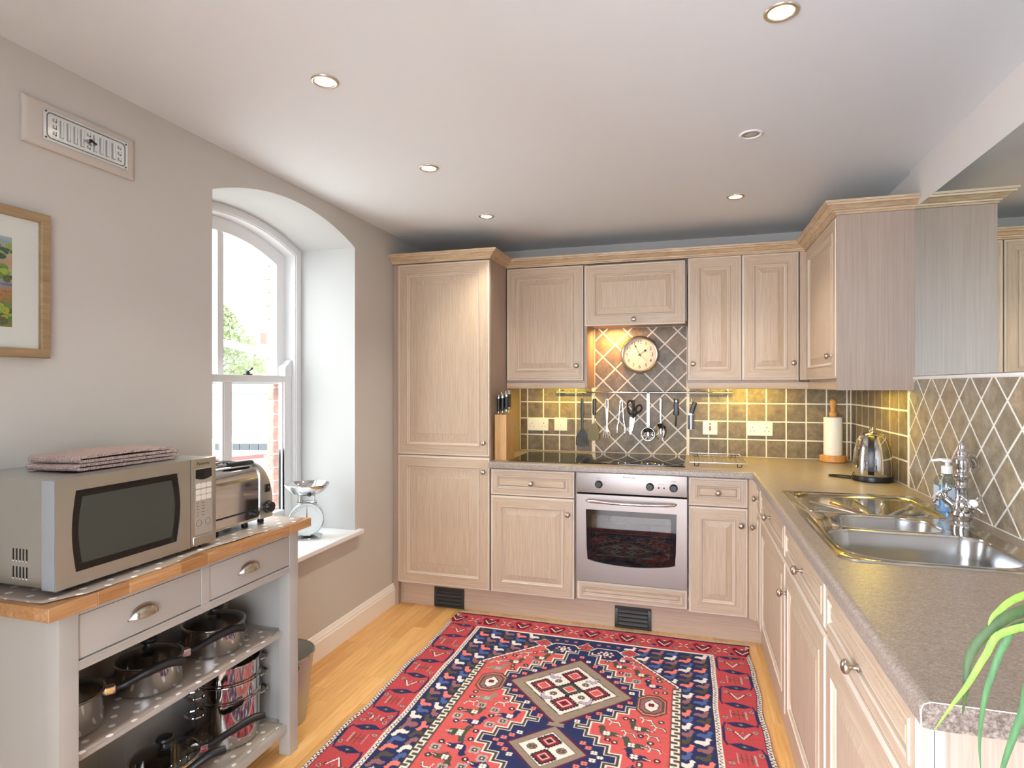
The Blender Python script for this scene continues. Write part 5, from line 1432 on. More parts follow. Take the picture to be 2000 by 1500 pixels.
for a, y in ((0.0, Y0-0.001), (0.006, Y0-0.004)):
    m = MB(); flat(m, [(1.398+a,1.150),(1.424+a,1.150),(1.414+a,1.09),(1.398+a,1.036),(1.394+a,1.045)], y, 0.002); part('blade', m, chrome, t, True)
m = MB(); m.tube([(1.413,Y0-0.012,1.148),(1.413,Y0+0.004,1.148)], 0.005, 12); part('pivot', m, chrome, t, True)
# ladle / skimmer
t = thing('skimmer', 'steel skimmer with a flat handle hooked straight over the rail', 'skimmer', (1.513, YRL, 1.31))
x = 1.513; m = MB(); hk = [(Y0-0.006,1.085),(Y0-0.0065,1.15),(Y0-0.0065,1.300)]+[(YRL-0.0088*math.cos(q), ZRL+0.0088*math.sin(q)) for q in (0.2,0.7,1.2,1.7,2.2)]
m.loft([[(x-0.0075,y,z),(x+0.0075,y,z),(x+0.0075,y+0.0016,z-0.0004),(x-0.0075,y+0.0016,z-0.0004)] for y, z in hk], True, True, True); part('handle', m, steel_sink, t, True)
m = MB(); n = 28; rg = [[(x+q*math.cos(2*PI*i/n), Y0-0.008+d_, 1.045+q*math.sin(2*PI*i/n)) for i in range(n)] for q, d_ in ((0.046,-0.006),(0.044,-0.003),(0.034,0.006),(0.018,0.011),(0.0005,0.012))]; m.loft(rg, True, False, False)
bw = part('bowl', m, chrome, t, True)
m = MB()
for rr_, nn in ((0.0, 1), (0.014, 6), (0.027, 11)):
    for i in range(nn):
        q = 2*PI*i/nn; yy = Y0-0.008+0.012-0.010*(rr_/0.034)**2-0.0016
        m.tube([(x+rr_*math.cos(q), yy, 1.045+rr_*math.sin(q)), (x+rr_*math.cos(q), yy+0.0008, 1.045+rr_*math.sin(q))], 0.0032, 8)
part('hole', m, dark_m, bw, True)['kind'] = 'stuff'
# spoon
t = hang('serving_spoon', 'large oval steel serving spoon on the rail', 'spoon', 1.591)
x = 1.591; m = MB(); m.loft([rrect(x-w,x+w,Y0-0.002,Y0+0.002,0.0019,3,z) for w, z in ((0.006,1.270),(0.0085,1.262),(0.0085,1.235),(0.006,1.18),(0.005,1.13),(0.009,1.115))], True, True, True); part('handle', m, pan_steel, t, True)
m = MB(); rg = [[(x+0.036*q*math.cos(2*PI*i/n), Y0-0.004+d_, 1.064+0.056*q*math.sin(2*PI*i/n)*(0.92 if i < n/2 else 1)) for i in range(n)] for q, d_ in ((1.0,-0.006),(0.97,-0.005),(0.72,0.004),(0.35,0.009),(0.01,0.010))]; m.loft(rg); part('bowl', m, chrome, t, True)
# honing tool
t = hang('honing_tool', 'short black-handled tool with a thin dark rod on the rail', 'tool', 1.687)
x = 1.687; m = MB(); m.loft([rrect(x-w,x+w,Y0-0.008,Y0+0.008,0.007,4,z) for w, z in ((0.012,1.272),(0.0155,1.262),(0.0155,1.20),(0.0185,1.172),(0.010,1.164))], True, True, True); part('handle', m, black_pl, t, True)
m = MB(); m.tube([(x-0.002,Y0,1.166),(x-0.003,Y0,1.13),(x-0.004,Y0,1.095)], [0.0035,0.0045,0.005], 8); part('rod', m, black_pl, t, True)
m = MB(); m.tube([(x,Y0-0.0095,1.256),(x,Y0+0.0085,1.256)], 0.004, 10); part('eyelet', m, chrome, t, True)
# opener
t = hang('kitchen_tool', 'black and grey tool with a tilted handle, last on the rail, above the cooker switch', 'tool', 1.780)
m = MB(); a = MB(); a.loft([rrect(-w,w,-0.008,0.008,0.007,4,z) for w, z in ((0.012,0.036),(0.0145,0.030),(0.0145,-0.030),(0.012,-0.034))], True, True, True); m.add(a, Matrix.Translation((1.790, Y0, 1.216)) @ Matrix.Rotation(0.32, 4, 'Y')); part('handle', m, black_pl, t, True)
m = MB(); m.box(1.758, 1.796, Y0-0.007, Y0+0.007, 1.168, 1.180); part('collar', m, chrome, t, True, bevel=0.002)
for s_ in (-1, 1): m = MB(); m.box(1.777+s_*0.0105-0.0090, 1.777+s_*0.0105+0.0090, Y0-0.006, Y0+0.006, 1.080, 1.1675); part('grip', m, mat('charcoal_grip', srgb(62,62,64), 0.4), t, True, bevel=0.003)
m = MB(); m.box(1.7755, 1.7785, Y0-0.0065, Y0+0.005, 1.080, 1.1675); part('spine', m, chrome, t, True)

# ================================================================== CEILING LIGHTS, VENT, PICTURE
trim_m = mat('satin_nickel_trim', srgb(214,198,176), 0.3, 0.9)
LBL = ['lit recessed downlight, the largest of the row along the window side', 'lit recessed downlight, second in the row along the window side', 'lit recessed downlight over the rug end, nearest the tall cupboard', 'brightest recessed downlight at the upper edge of the picture', 'recessed downlight that is switched off', 'lit recessed downlight nearest the twin-door wall cupboard']
for (x, y, on), lb in zip(DOWN, LBL):
    t = thing('downlight', lb, 'downlight', (x, y, CEIL), 0, 'recessed ceiling downlights')
    m = MB(); m.lathe([(0.0420,-0.0002),(0.0415,-0.003),(0.0375,-0.0052),(0.0320,-0.0042),(0.0300,-0.0015),(0.0300,-0.0003)], n=40, cap0=False, cap1=False); part('trim_ring', m, trim_m if on else gloss_white, t, ang=60)
    m = MB()
    if on:
        m.lathe([(0.0300,-0.0016),(0.015,-0.0022),(0.0005,-0.0024)], n=32, cap0=False); part('lamp', m, lamp_on, t)
    else:
        m.lathe([(0.0300,-0.0004),(0.0290,-0.0012),(0.0230,-0.0010)], n=32, cap0=False, cap1=False); part('recess', m, dark_m, t)
        m.lathe([(0.0225,-0.0012),(0.016,-0.0040),(0.008,-0.0046),(0.0005,-0.0048)], n=32, cap0=False); part('lamp', m, mat('unlit_lamp', srgb(196,194,190), 0.15, 0.6), t)

def rot_x(): return Matrix(((0,0,1,0),(1,0,0,0),(0,1,0,0),(0,0,0,1)))     # local (a, b, c) -> y=a, z=b, x=c
t = thing('wall_vent', 'hit-and-miss chrome ventilation grille on a taupe board high on the wall', 'vent', (0.0, -1.958, 2.031))
m = MB(); oy0, oy1, oz0, oz1 = -2.129, -1.787, 2.031, 2.162
rg = [[(x, a, b) for a, b in ((oy0+i,oz0+i),(oy1-i,oz0+i),(oy1-i,oz1-i),(oy0+i,oz1-i))] for i, x in ((0,0.0005),(0,0.010),(0.004,0.013),(0.010,0.0155),(0.016,0.0165))]
m.loft(rg, True, True, True); part('board', m, vent_paint, t, True, ang=15)
gy0, gy1, gz0, gz1 = -2.080, -1.818, 2.053, 2.141
plate_m = mat('bright_zinc_plate', srgb(226,230,230), 0.22, 0.75)
m = MB(); m.box(0.0168, 0.0200, gy0, gy1, gz0, gz1); part('plate', m, plate_m, t, True, bevel=0.001)
m = MB(); m.tube([(0.0202, p[0], p[1]) for p in rrect(gy0+0.010, gy1-0.010, gz0+0.008, gz1-0.008, 0.012, 5)], 0.0016, 6, loop=True); part('raised_line', m, mat('plate_groove', srgb(120,124,122), 0.4, 0.5), t, True)
sm = MB(); zc_ = (gz0+gz1)/2
sm.tube([(0.0215,0,-0.025),(0.0215,0,0.025)], 0.0046, 8); sl_me = MB(); sl_me.add(sm); sl_me = sl_me.data('louvre', plate_m)
sd = MB(); sd.box(0.0203, 0.0210, 0.0040, 0.0068, -0.025, 0.025); sd_me = sd.data('slot', dark_m, smooth=False)
for i in range(11):
    y = -2.050+0.0202*i
    if i in (0, 10, 5):
        for dz in (-0.019, 0, 0.019):
            m = MB(); m.tube([(0.0208, y, zc_+dz-0.004), (0.0208, y, zc_+dz+0.004)], 0.0042, 8); part('louvre', m, plate_m, t, True)
            m = MB(); m.box(0.0203, 0.0210, y+0.0038, y+0.0062, zc_+dz-0.006, zc_+dz+0.006); part('slot', m, dark_m, t, True, smooth=False)
    else:
        link('louvre', sl_me, t, (0, y+1.958, zc_-2.031)); link('slot', sd_me, t, (0, y+1.958, zc_-2.031))
m = MB(); m.tube([(0.020,-1.946,zc_),(0.030,-1.946,zc_)], 0.005, 10); m.tube([(0.029,-1.952,zc_+0.002),(0.031,-1.932,zc_-0.006)], 0.003, 8); part('slide_knob', m, dark_m, t, True)
for y in (gy0+0.007, gy1-0.007):
    for z in (gz0+0.007, gz1-0.007): m = MB(); m.tube([(0.0198,y,z),(0.0212,y,z)], 0.0028, 10); part('screw', m, grey_ink, t, True)

t = thing('framed_picture', 'framed landscape picture in a plain wood frame with wide white mount on the wall', 'picture', (0.0, -2.26, 1.433))
py0, py1, pz0, pz1 = -2.46, -2.062, 1.433, 1.838
m = MB(); oo = [(py0,pz0),(py1,pz0),(py1,pz1),(py0,pz1)]; fi = lambda g: [(py0+g,pz0+g),(py1-g,pz0+g),(py1-g,pz1-g),(py0+g,pz1-g)]
rg = [[(x, a, b) for a, b in fi(g)] for g, x in ((0,0.0005),(0,0.022),(0.002,0.024),(0.022,0.024),(0.025,0.022),(0.025,0.010))]
m.loft(rg, True, False, False); part('frame', m, frame_m, t, True, ang=15)
m = MB(); m.add(holed([fi(0.024), [(-2.38,1.513),(-2.155,1.513),(-2.155,1.755),(-2.38,1.755)]], lambda a, b: (0.0115, a, b))); part('mount', m, mat('mount_card', srgb(238,232,226), 0.9), t, True, smooth=False)
n_ = 120; g = np.random.default_rng(11); art = np.zeros((n_, n_, 3)); zz = np.linspace(0, 1, n_)
bands = [(0.0, srgb(150,120,60)), (0.10, srgb(96,128,52)), (0.30, srgb(122,136,70)), (0.38, srgb(176,128,80)), (0.50, srgb(150,146,160)), (0.60, srgb(186,172,150)), (0.70, srgb(188,150,120)), (0.84, srgb(196,170,140)), (0.93, srgb(150,166,168)), (1.0, srgb(180,190,200))]
for (a, c0), (b, c1) in zip(bands[:-1], bands[1:]):
    q = (zz >= a) & (zz <= b); f_ = ((zz[q]-a)/(b-a))[:, None, None]; art[q] = np.array(c0[:3])*(1-f_)+np.array(c1[:3])*f_
U, V = np.meshgrid(np.linspace(0, 1, n_), zz)
def blob(u, v, a, b, c):
    q = ((U-u)/a)**2+((V-v)/b)**2 < 1; art[q] = np.array(srgb(*c)[:3])*(0.7+0.6*g.random((q.sum(), 1)))
for i in range(170):
    v = g.choice([0.08, 0.15, 0.24, 0.55, 0.62, 0.78, 0.85]); c = [(70,104,50),(106,140,52),(150,170,70),(52,84,70),(196,170,60),(90,100,60)][g.integers(6)]
    blob(g.random(), v+g.normal()*0.03, 0.03+0.05*g.random(), 0.02+0.03*g.random(), c)
for i in range(12): blob(g.random(), 0.46+g.normal()*0.02, 0.12, 0.012, (110,112,150))
for i in range(16): blob(g.random(), 0.34+g.normal()*0.03, 0.12, 0.012, (176,112,70))
me = bpy.data.meshes.new('print')
me.from_pydata([(0.0105, -2.381+0.227*u-(-2.26), 1.512+0.244*v-1.433) for v in zz for u in zz], [], [(i*n_+j, i*n_+j+1, (i+1)*n_+j+1, (i+1)*n_+j) for i in range(n_-1) for j in range(n_-1)])
ca = me.color_attributes.new('paint', 'FLOAT_COLOR', 'POINT'); ca.data.foreach_set('color', np.concatenate([art.reshape(-1, 3), np.ones((n_*n_, 1))], 1).astype(np.float32).ravel())
am = mat('printed_landscape', rough=0.8); k = NT(am); k.base(k.n('ShaderNodeAttribute', attribute_name='paint').outputs['Color']); me.materials.append(am)
link('print', me, t)
m = MB(); m.box(0.0150, 0.0165, py0+0.0245, py1-0.0245, pz0+0.0245, pz1-0.0245); part('glazing', m, pane_m, t, True, smooth=False)

# ================================================================== DRESSER WITH ITS PANS
DT = 0.858; DTB = 0.826; FX = 0.365; NY0, NY1 = -2.287, -1.412
d = thing('dresser', 'grey painted kitchen dresser with thick wooden top, two drawers and open pan shelves', 'dresser', (0.2, -1.85, 0))
P = 0.047
for y in (NY0, NY1-P):
    for x in (0.022, FX-P):
        m = MB(); m.box(x, x+P, y, y+P, 0.0005, DTB-0.0003); part('leg', m, dresser_paint, d, True, bevel=0.0015)
m = MB(); m.box(0.069, FX-P, NY0+0.010, NY0+0.024, 0.090, DTB-0.0003); part('end_panel', m, dresser_paint, d, True)
m = MB(); m.box(0.069, FX-P, NY1-0.024, NY1-0.010, 0.090, DTB-0.0003); part('end_panel', m, dresser_paint, d, True)
m = MB(); m.box(0.030, 0.040, NY0+P, NY1-P, 0.090, DTB-0.0003)
for i in range(9): y = NY0+0.09+0.088*i; m.box(0.0395, 0.0408, y, y+0.082, 0.116, 0.66)
part('back_panel', m, dresser_paint, d, True, bevel=0.0006, seg=1)
m = MB(); y0, y1 = NY0+P, NY1-P
m.box(FX-0.022, FX-0.001, y0, y1, 0.806, DTB-0.0003); m.box(FX-0.022, FX-0.001, y0, y1, 0.672, 0.696); m.box(FX-0.022, FX-0.001, -1.866, -1.836, 0.696, 0.806)
m.box(FX-0.0012, FX+0.0004, y0, -1.868, 0.684, 0.690); m.box(FX-0.0012, FX+0.0004, -1.834, y1, 0.684, 0.690)
m.box(0.069, FX-0.022, y0, y1, 0.672, 0.682)
part('rail', m, dresser_paint, d, True, bevel=0.0006, seg=1)
cup_m = brushed('brushed_nickel_cup', srgb(190,182,170), 0.25, (200, 20, 200))
for a, b, hc in ((y0+0.003, -1.868, -2.063), (-1.834, y1-0.003, -1.667)):
    m = MB(); m.box(FX-0.020, FX-0.0035, a, b, 0.699, 0.8035); dr = part('drawer', m, dresser_paint, d, True, bevel=0.001)
    m = MB(); rg = []
    for i in range(9):
        f_ = -1+2*i/8; s_ = math.sqrt(max(0.0, 1-f_*f_)); w = 0.043*f_
        ring = []
        for j in range(7):
            q = PI/2*j/6; ring.append((FX-0.003+0.024*s_*math.sin(q)+0.0005, hc+w, 0.741+0.030*s_*math.cos(q)+0.002))
        rg.append(ring)
    m.loft(rg, closed=False); m.tube([(r[-1][0], r[-1][1], r[-1][2]) for r in rg], 0.0016, 6); m.box(FX-0.0036, FX-0.0012, hc-0.046, hc+0.046, 0.739, 0.744)
    part('cup_handle', m, cup_m, dr, True, ang=60)
m = MB(); m.box(0.041, 0.335, NY0+0.025, NY1-0.025, 0.436, 0.453); part('shelf', m, dresser_paint, d, True, bevel=0.001)
m = MB(); m.box(0.041, 0.352, NY0+0.0255, NY1-0.0255, 0.084, 0.113); part('shelf', m, dresser_paint, d, True, bevel=0.001)
# wooden top glued up from staves
tw0, tw1 = -2.335, -1.380
top = MB(); top.box(0.006, 0.352, tw0, tw1, DTB, DT-0.0004); topo = part('top', top, butcher_m, d, True, bevel=0.0015)
y = tw0
for L in (0.115, 0.085, 0.160, 0.095, 0.130, 0.105, 0.140, 0.125):
    L = min(L, tw1-y); m = MB(); m.box(0.3522, 0.400, y+0.0002, y+L-0.0002, DTB, DT); part('stave', m, butcher_m, topo, True, bevel=0.0012, seg=1); y += L
# oilcloth with its wavy front edge, and the two shelf liners
def cloth(nm, label, x0, x1, ya, yb, z, fx, fz, zmin=None):
    m = MB(); nx, ny = 10, 60
    rg = []
    for i in range(nx+1):
        u = i/nx; ring = []
        for j in range(ny+1):
            v = j/ny; yy = ya+(yb-ya)*v
            xe = x1+fx(v)
            ring.append((x0+(xe-x0)*u, yy, z+(fz(v) if i == nx else fz(v)*0.25*(1 if i == nx-1 else 0))))
        rg.append(ring)
    m.loft(rg, closed=False)
    o_ = solo(nm, label, 'cloth', m, oilcloth_m, ((x0+x1)/2, (ya+yb)/2, z), None, 0, True, ang=60)
    md = o_.modifiers.new('thickness', 'SOLIDIFY'); md.thickness = 0.0008; md.offset = 0.0
    return o_
cloth('oilcloth', 'beige polka-dot oilcloth spread over the dresser top under microwave and toaster', 0.012, 0.392, -2.318, -1.392, DT+0.0008,
      lambda v: (0.012*math.sin(v*9.0)+0.006*math.sin(v*23)-0.012) if v > 0.08 else -0.002-0.03*(0.08-v)/0.08, lambda v: 0.0035*max(0, math.sin(v*11+1)))
cloth('shelf_liner', 'polka-dot liner on the upper pan shelf', 0.044, 0.338, NY0+0.0485, NY1-0.0485, 0.4538, lambda v: 0.004*math.sin(v*14) if v < 0.9 else 0.004*math.sin(v*14)-0.03*(v-0.9)/0.1, lambda v: 0.0015*max(0, math.sin(v*9)))
cloth('shelf_liner', 'polka-dot liner on the bottom pan shelf', 0.044, 0.345, NY0+0.0485, NY1-0.0485, 0.1138, lambda v: -0.006+0.003*math.sin(v*12), lambda v: 0.001*max(0, math.sin(v*9)))

# microwave
mz0, mz1 = 0.8725, 1.1345
t = thing('microwave', 'steel microwave oven with a dark window on the dresser, folded cloth on top', 'microwave', (0.18, -2.03, DT+0.0015))
m = MB(); m.box(0.014, 0.300, -2.277, -1.791, mz0+0.002, mz1-0.001); part('cabinet', m, steel_y, t, True, bevel=0.004)
for i in range(5):
    for a, b in ((0.934, 0.964), (0.892, 0.921)):
        m = MB(); x = 0.203+0.0112*i; m.box(x-0.0022, x+0.0022, -2.2775, -2.2765, a, b); m.box(x-0.0022, x+0.0022, -2.2779, -2.2768, a-0.001, a+0.002, 1); part('vent_slot', m, [dark_m, white_pl], t, True, smooth=False)
def mwin(g):
    y0, y1, z0, z1 = -2.232+g, -1.937-g, 0.905+g, 1.102-g; P_ = []
    for i in range(11): f_ = i/10; P_.append((y0-0.010*math.sin(PI*f_), z0+(z1-z0)*f_))
    for i in range(11): f_ = i/10; P_.append((y1+0.012*math.sin(PI*f_), z1-(z1-z0)*f_))
    return P_
df = [(-2.281,mz0),(-1.8895,mz0),(-1.8895,mz1),(-2.281,mz1)]
m = MB(); m.add(holed([df, mwin(0)], lambda a, b: (0.345, a, b))); m.loft([[(0.345,a,b) for a, b in df], [(0.302,a,b) for a, b in df]]); m.poly([(0.302,a,b) for a, b in df]); m.loft([[(0.345,a,b) for a, b in mwin(0)], [(0.341,a,b) for a, b in mwin(0)]])
dd = part('door', m, steel_y, t, True, ang=30)
m = MB(); m.box(0.3035, 0.3440, -2.2822, -2.2808, mz0+0.002, mz1-0.002); part('door_edge', m, mat('grey_door_edge', srgb(150,154,156), 0.35), dd, True)
m = MB(); m.add(holed([mwin(-0.0005), mwin(0.017)], lambda a, b: (0.3435, a, b))); part('window_border', m, black_gl, dd, True, smooth=False)
m = MB(); m.prism([(0.3425,a,b) for a, b in mwin(0.0165)], (-0.001,0,0)); part('window', m, mat('microwave_mesh_window', srgb(62,66,60), 0.16, 0.0), dd, True, smooth=False)
m = MB(); m.box(0.302, 0.345, -1.8875, -1.790, mz0, mz1); cp = part('control_panel', m, steel_y, t, True, bevel=0.003)
def onx(mb, y, z, x=0.3452): o_ = MB(); o_.add(mb, Matrix.Translation((x, y, z)) @ rot_x()); return o_
part('lettering', onx(text_mb('Panasonic', 0.0125), -1.841, 1.119), ink, cp, True, smooth=False)
m = MB(); Q = rrect(-1.874, -1.806, 0.905, 1.106, 0.003, 3); m.prism([(0.3451, a, b) for a, b, _ in Q], (0.0006, 0, 0)); part('keypad', m, mat('keypad_grey', srgb(158,150,138), 0.4), cp, True)
dsp = [(-1.871,1.102),(-1.871,1.076)]+[(-1.871+0.062*i/8, 1.076-0.006*math.sin(PI*i/8)) for i in range(1, 8)]+[(-1.809,1.076),(-1.809,1.102)]
m = MB(); m.prism([(0.3458, a, b) for a, b in dsp], (0.0004, 0, 0)); part('display', m, black_gl, cp, True, smooth=False)
for z in (1.052, 1.033, 1.016):
    for i in range(3):
        m = MB(); y = -1.8605+0.0205*i; m.loft([[(0.3457, a, b) for a, b, _ in rrect(y-0.0092, y+0.0092, z-0.0078, z+0.0078, 0.003, 3)], [(0.3465, a, b) for a, b, _ in rrect(y-0.0088, y+0.0088, z-0.0074, z+0.0074, 0.003, 3)]], True, False, True); b_ = part('button', m, mat('key_cream', srgb(214,206,194), 0.4), cp, True)
m = MB()
for i, z in enumerate((0.999, 0.990, 0.981, 0.971, 0.962)):
    for y, w in ((-1.863, 0.007), (-1.842, 0.012)): m.box(0.3456, 0.3459, y-w/2, y+w/2, z, z+0.002)
part('printed_mark', m, grey_ink, cp, True, smooth=False)['kind'] = 'stuff'
for y in (-1.858, -1.823):
    m = MB(); m.tube([(0.3457, y+0.010*math.cos(2*PI*i/16), 0.940+0.010*math.sin(2*PI*i/16)) for i in range(16)], 0.0006, 5, loop=True); part('button_ring', m, grey_ink, cp, True)
m = MB(); m.loft([[(0.3451, a, b) for a, b, _ in rrect(-1.880,-1.802,0.877,0.900,0.002,3)], [(0.3470, a, b) for a, b, _ in rrect(-1.879,-1.803,0.878,0.899,0.002,3)]], True, False, True); part('door_button', m, steel_y, cp, True)
for x in (0.05, 0.31):
    for y in (-2.24, -1.83): m = MB(); m.lathe([(0.012,0.0),(0.011,mz0-DT-0.0013)], (x, y, DT+0.0017), 14); part('foot', m, black_pl, t, True)

# folded tea towel on the microwave
def ribbon(path, th, x0, x1, mb, skew=0.0):
    P_ = [Vector((0, a, b)) for a, b in path]; L_, R_ = [], []
    for i, p in enumerate(P_):
        tg = (P_[min(i+1, len(P_)-1)]-P_[max(i-1, 0)]).normalized(); nn = Vector((0, -tg.z, tg.y)); L_.append(p+nn*th/2); R_.append(p-nn*th/2)
    loop = L_+list(reversed(R_)); n = 8; rg = []
    for i in range(n+1):
        u = i/n; x = x0+(x1-x0)*u; wob = 0.003*math.sin(u*7)
        rg.append([(x+0.004*math.sin(p.y*40), p.y+wob+skew*u, p.z+0.0010*math.sin(u*5+p.y*30)) for p in loop])
    mb.loft(rg, True, True, True)
towel_m = mat('waffle_cotton', rough=0.95); k = NT(towel_m); v = k.n('ShaderNodeTexVoronoi', {'Vector': k.obj(), 'Scale': 230.0}); k.base(k.ramp(v.outputs['Distance'], [(0.0, srgb(150,126,120)), (0.6, srgb(190,168,160))])); k.bump(v.outputs['Distance'], 0.8, 0.004)
ta, tb, tz = -2.190, -1.880, mz1+0.0008
def bend(y, z, r, s_): return [(y+s_*r*math.sin(q), z+r-r*math.cos(q)) for q in [PI*i/6 for i in range(1, 6)]]
path = [(tb, tz+0.0045), (ta+0.006, tz+0.0045)]+bend(ta+0.006, tz+0.0045, 0.0052, -1)+[(ta+0.006, tz+0.0149), (tb-0.004, tz+0.0150)]+bend(tb-0.004, tz+0.0150, 0.0050, 1)+[(tb-0.004, tz+0.0250), (ta+0.010, tz+0.0245)]+bend(ta+0.010, tz+0.0245, 0.0052, -1)+[(ta+0.010, tz+0.0349), ((ta+tb)/2, tz+0.037), (tb-0.02, tz+0.034)]
m = MB(); ribbon(path, 0.0072, 0.118, 0.274, m, 0.012)
solo('tea_towel', 'pinkish grey waffle tea towel folded in layers on the microwave', 'towel', m, towel_m, (0.196, -2.03, tz), world=True, ang=60)

# toaster
TZ = DT+0.0016
t = thing('toaster', 'polished steel toaster with rounded shoulders and black dials beside the microwave', 'toaster', (0.2, -1.63, TZ))
def tsec(y, x0, x1, zb, zt, r):
    n = 7; P_ = [(x1, y, zb), (x1, y, zt-r)]
    P_ += [(x1-r*0.8+r*0.8*math.cos(PI/2*i/n), y, zt-r+r*math.sin(PI/2*i/n)) for i in range(1, n+1)]
    P_ += [(x0+r*0.8-r*0.8*math.sin(PI/2*i/n), y, zt-r+r*math.cos(PI/2*i/n)) for i in range(0, n)]
    return P_+[(x0, y, zt-r), (x0, y, zb)]
m = MB(); m.loft([tsec(-1.770, 0.100, 0.2985, TZ+0.022, 1.078, 0.055), tsec(-1.540, 0.100, 0.2985, TZ+0.022, 1.078, 0.055)], True, True, True); tb_ = part('body', m, chrome, t, True, ang=40)
m = MB(); sc_ = []
for i in range(9):
    q = PI/2*i/8*0.94; yy = -1.540+0.066*math.sin(q); zt = 0.985+0.098*math.cos(q); sc_.append(tsec(yy, 0.097, 0.3025, TZ+0.020, zt, min(0.055, 0.055)))
m.loft(sc_, True, True, True); ck = part('end_casing', m, steel_y, t, True, ang=40)
m = MB(); m.box(0.2985, 0.3000, -1.765, -1.545, 0.9165, 0.9215); part('crumb_slot', m, dark_m, t, True, smooth=False)
m = MB(); m.box(0.2985, 0.2998, -1.601, -1.598, 0.889, 0.912); part('lever_slot', m, dark_m, t, True, smooth=False)
def dial(nm, y, z, r, L, par, x):
    m = MB(); m.lathe([(r,0),(r,L*0.3),(r*0.82,L*0.4),(r*0.78,L),(r*0.6,L*1.05)], n=24); m2 = MB(); m2.add(m, Matrix.Translation((x, y, z)) @ Matrix.Rotation(PI/2, 4, 'Y')); return part(nm, m2, black_pl, par, True, ang=40)
dial('small_dial', -1.566, 0.905, 0.0135, 0.014, t, 0.2990)
dl = dial('timer_dial', -1.502, 0.918, 0.0225, 0.020, ck, 0.3030)
m = MB()
for i in range(9): a = PI*0.5+2*PI*i/12; m.box(0.3140, 0.3144, -1.502+0.0195*math.cos(a)-0.001, -1.502+0.0195*math.cos(a)+0.001, 0.918+0.0195*math.sin(a)-0.001, 0.918+0.0195*math.sin(a)+0.001)
part('printed_mark', m, white_pl, dl, True, smooth=False)['kind'] = 'stuff'
m = MB(); m.box(0.3026, 0.3060, -1.516, -1.492, 0.972, 1.000); sw = part('switch_plate', m, black_pl, ck, True, bevel=0.001)
m = MB(); m.box(0.3060, 0.3085, -1.510, -1.498, 0.978, 0.994); part('rocker', m, black_pl, sw, True, bevel=0.001)
m = MB(); m.lathe([(0.0016,0),(0.0016,0.0006)], n=8); m2 = MB(); m2.add(m, Matrix.Translation((0.3086, -1.504, 0.989)) @ Matrix.Rotation(PI/2, 4, 'Y')); part('printed_mark', m2, white_pl, sw, True)
for x in (0.155, 0.235): m = MB(); m.box(x-0.014, x+0.014, -1.755, -1.56, 1.0775, 1.0788); part('bread_slot', m, dark_m, t, True, smooth=False)
for x in (0.125, 0.275):
    for y in (-1.72, -1.585, -1.505): m = MB(); m.lathe([(0.010,0),(0.012,0.004),(0.009,0.0225)], (x, y, TZ+0.0003), 14); part('foot', m, black_pl, t, True)
m = MB()
for x in (0.140, 0.170, 0.220, 0.250): m.tube(smooth_path([(x,-1.76,1.074),(x,-1.72,1.092),(x,-1.66,1.097),(x,-1.60,1.090),(x,-1.565,1.080)], 4), 0.0022, 6)
m.tube([(0.140,-1.70,1.0945),(0.250,-1.70,1.0945)], 0.0022, 6)
cg = part('warming_wires', m, chrome, t, True)
m = MB(); m.tube([(0.262,-1.70,1.0900),(0.272,-1.660,1.0880)], 0.0035, 8); part('handle_stem', m, chrome, cg, True)
m = MB(); m.tube([(0.272,-1.664,1.0880),(0.276,-1.640,1.0870),(0.280,-1.560,1.0840),(0.280,-1.552,1.0838)], [0.0075,0.009,0.009,0.006], 12); part('grip', m, black_pl, cg, True)

# saucepans
def saucepan(label, x, y, z, r, h, hdir, hlen, lid=True, rise=0.012, body=None, knob_h=True, nm='saucepan', bend_=0.012, bracket=True):
    t = thing(nm, label, 'pan', (x, y, z))
    m = MB(); m.lathe([(r-0.006,0.0004),(r-0.001,0.003),(r,0.008),(r,h-0.004),(r+0.003,h),(r+0.001,h+0.001),(r-0.003,h-0.001),(r-0.003,0.006),(0.0005,0.005)], n=48, cap1=False); part('body', m, body or pan_steel, t, ang=40)
    c, s_ = math.cos(hdir), math.sin(hdir); hz_ = h-0.018
    if bracket:
        m = MB(); a = MB(); a.box(r-0.001, r+0.024, -0.010, 0.010, hz_-0.011, hz_+0.011); m.add(a, Matrix.Rotation(hdir, 4, 'Z')); part('bracket', m, pan_steel, t, bevel=0.003)
    pts = [(c*(r+o_), s_*(r+o_), hz_+dz) for o_, dz in ((0.020,0.0),(0.045,0.002),(0.045+hlen*0.35,0.006+bend_),(0.045+hlen*0.75,0.010+bend_+rise*0.5),(0.045+hlen,0.008+rise))]
    m = MB(); m.tube(smooth_path(pts, 4), [0.0090]*4+[0.0110]*4+[0.0128]*4+[0.0130]*4+[0.011], 12); part('handle', m, black_pl, t)
    if lid:
        m = MB(); m.lathe([(r+0.002,h+0.0015),(r+0.003,h+0.004),(r-0.002,h+0.0055),(r-0.004,h+0.004)], n=48, cap0=False, cap1=False); part('lid_rim', m, pan_steel, t, ang=60)
        m = MB(); m.lathe([(r-0.003,h+0.0045),(r*0.86,h+0.014),(r*0.6,h+0.022),(r*0.3,h+0.027),(0.0005,h+0.028)], n=40, cap0=False); l_ = part('lid', m, lid_gl, t, ang=60)
        m = MB(); m.lathe([(0.018,h+0.0275),(0.020,h+0.030),(0.014,h+0.034),(0.012,h+0.044),(0.022,h+0.048),(0.025,h+0.054),(0.022,h+0.060),(0.010,h+0.062)], n=24); part('lid_knob', m, black_pl, l_, ang=50)
    return t
S1, S2 = 0.4552, 0.1150
saucepan('lidded steel saucepan on the upper shelf half hidden by the dresser leg', 0.195, -2.150, S1, 0.088, 0.088, 1.02, 0.15)
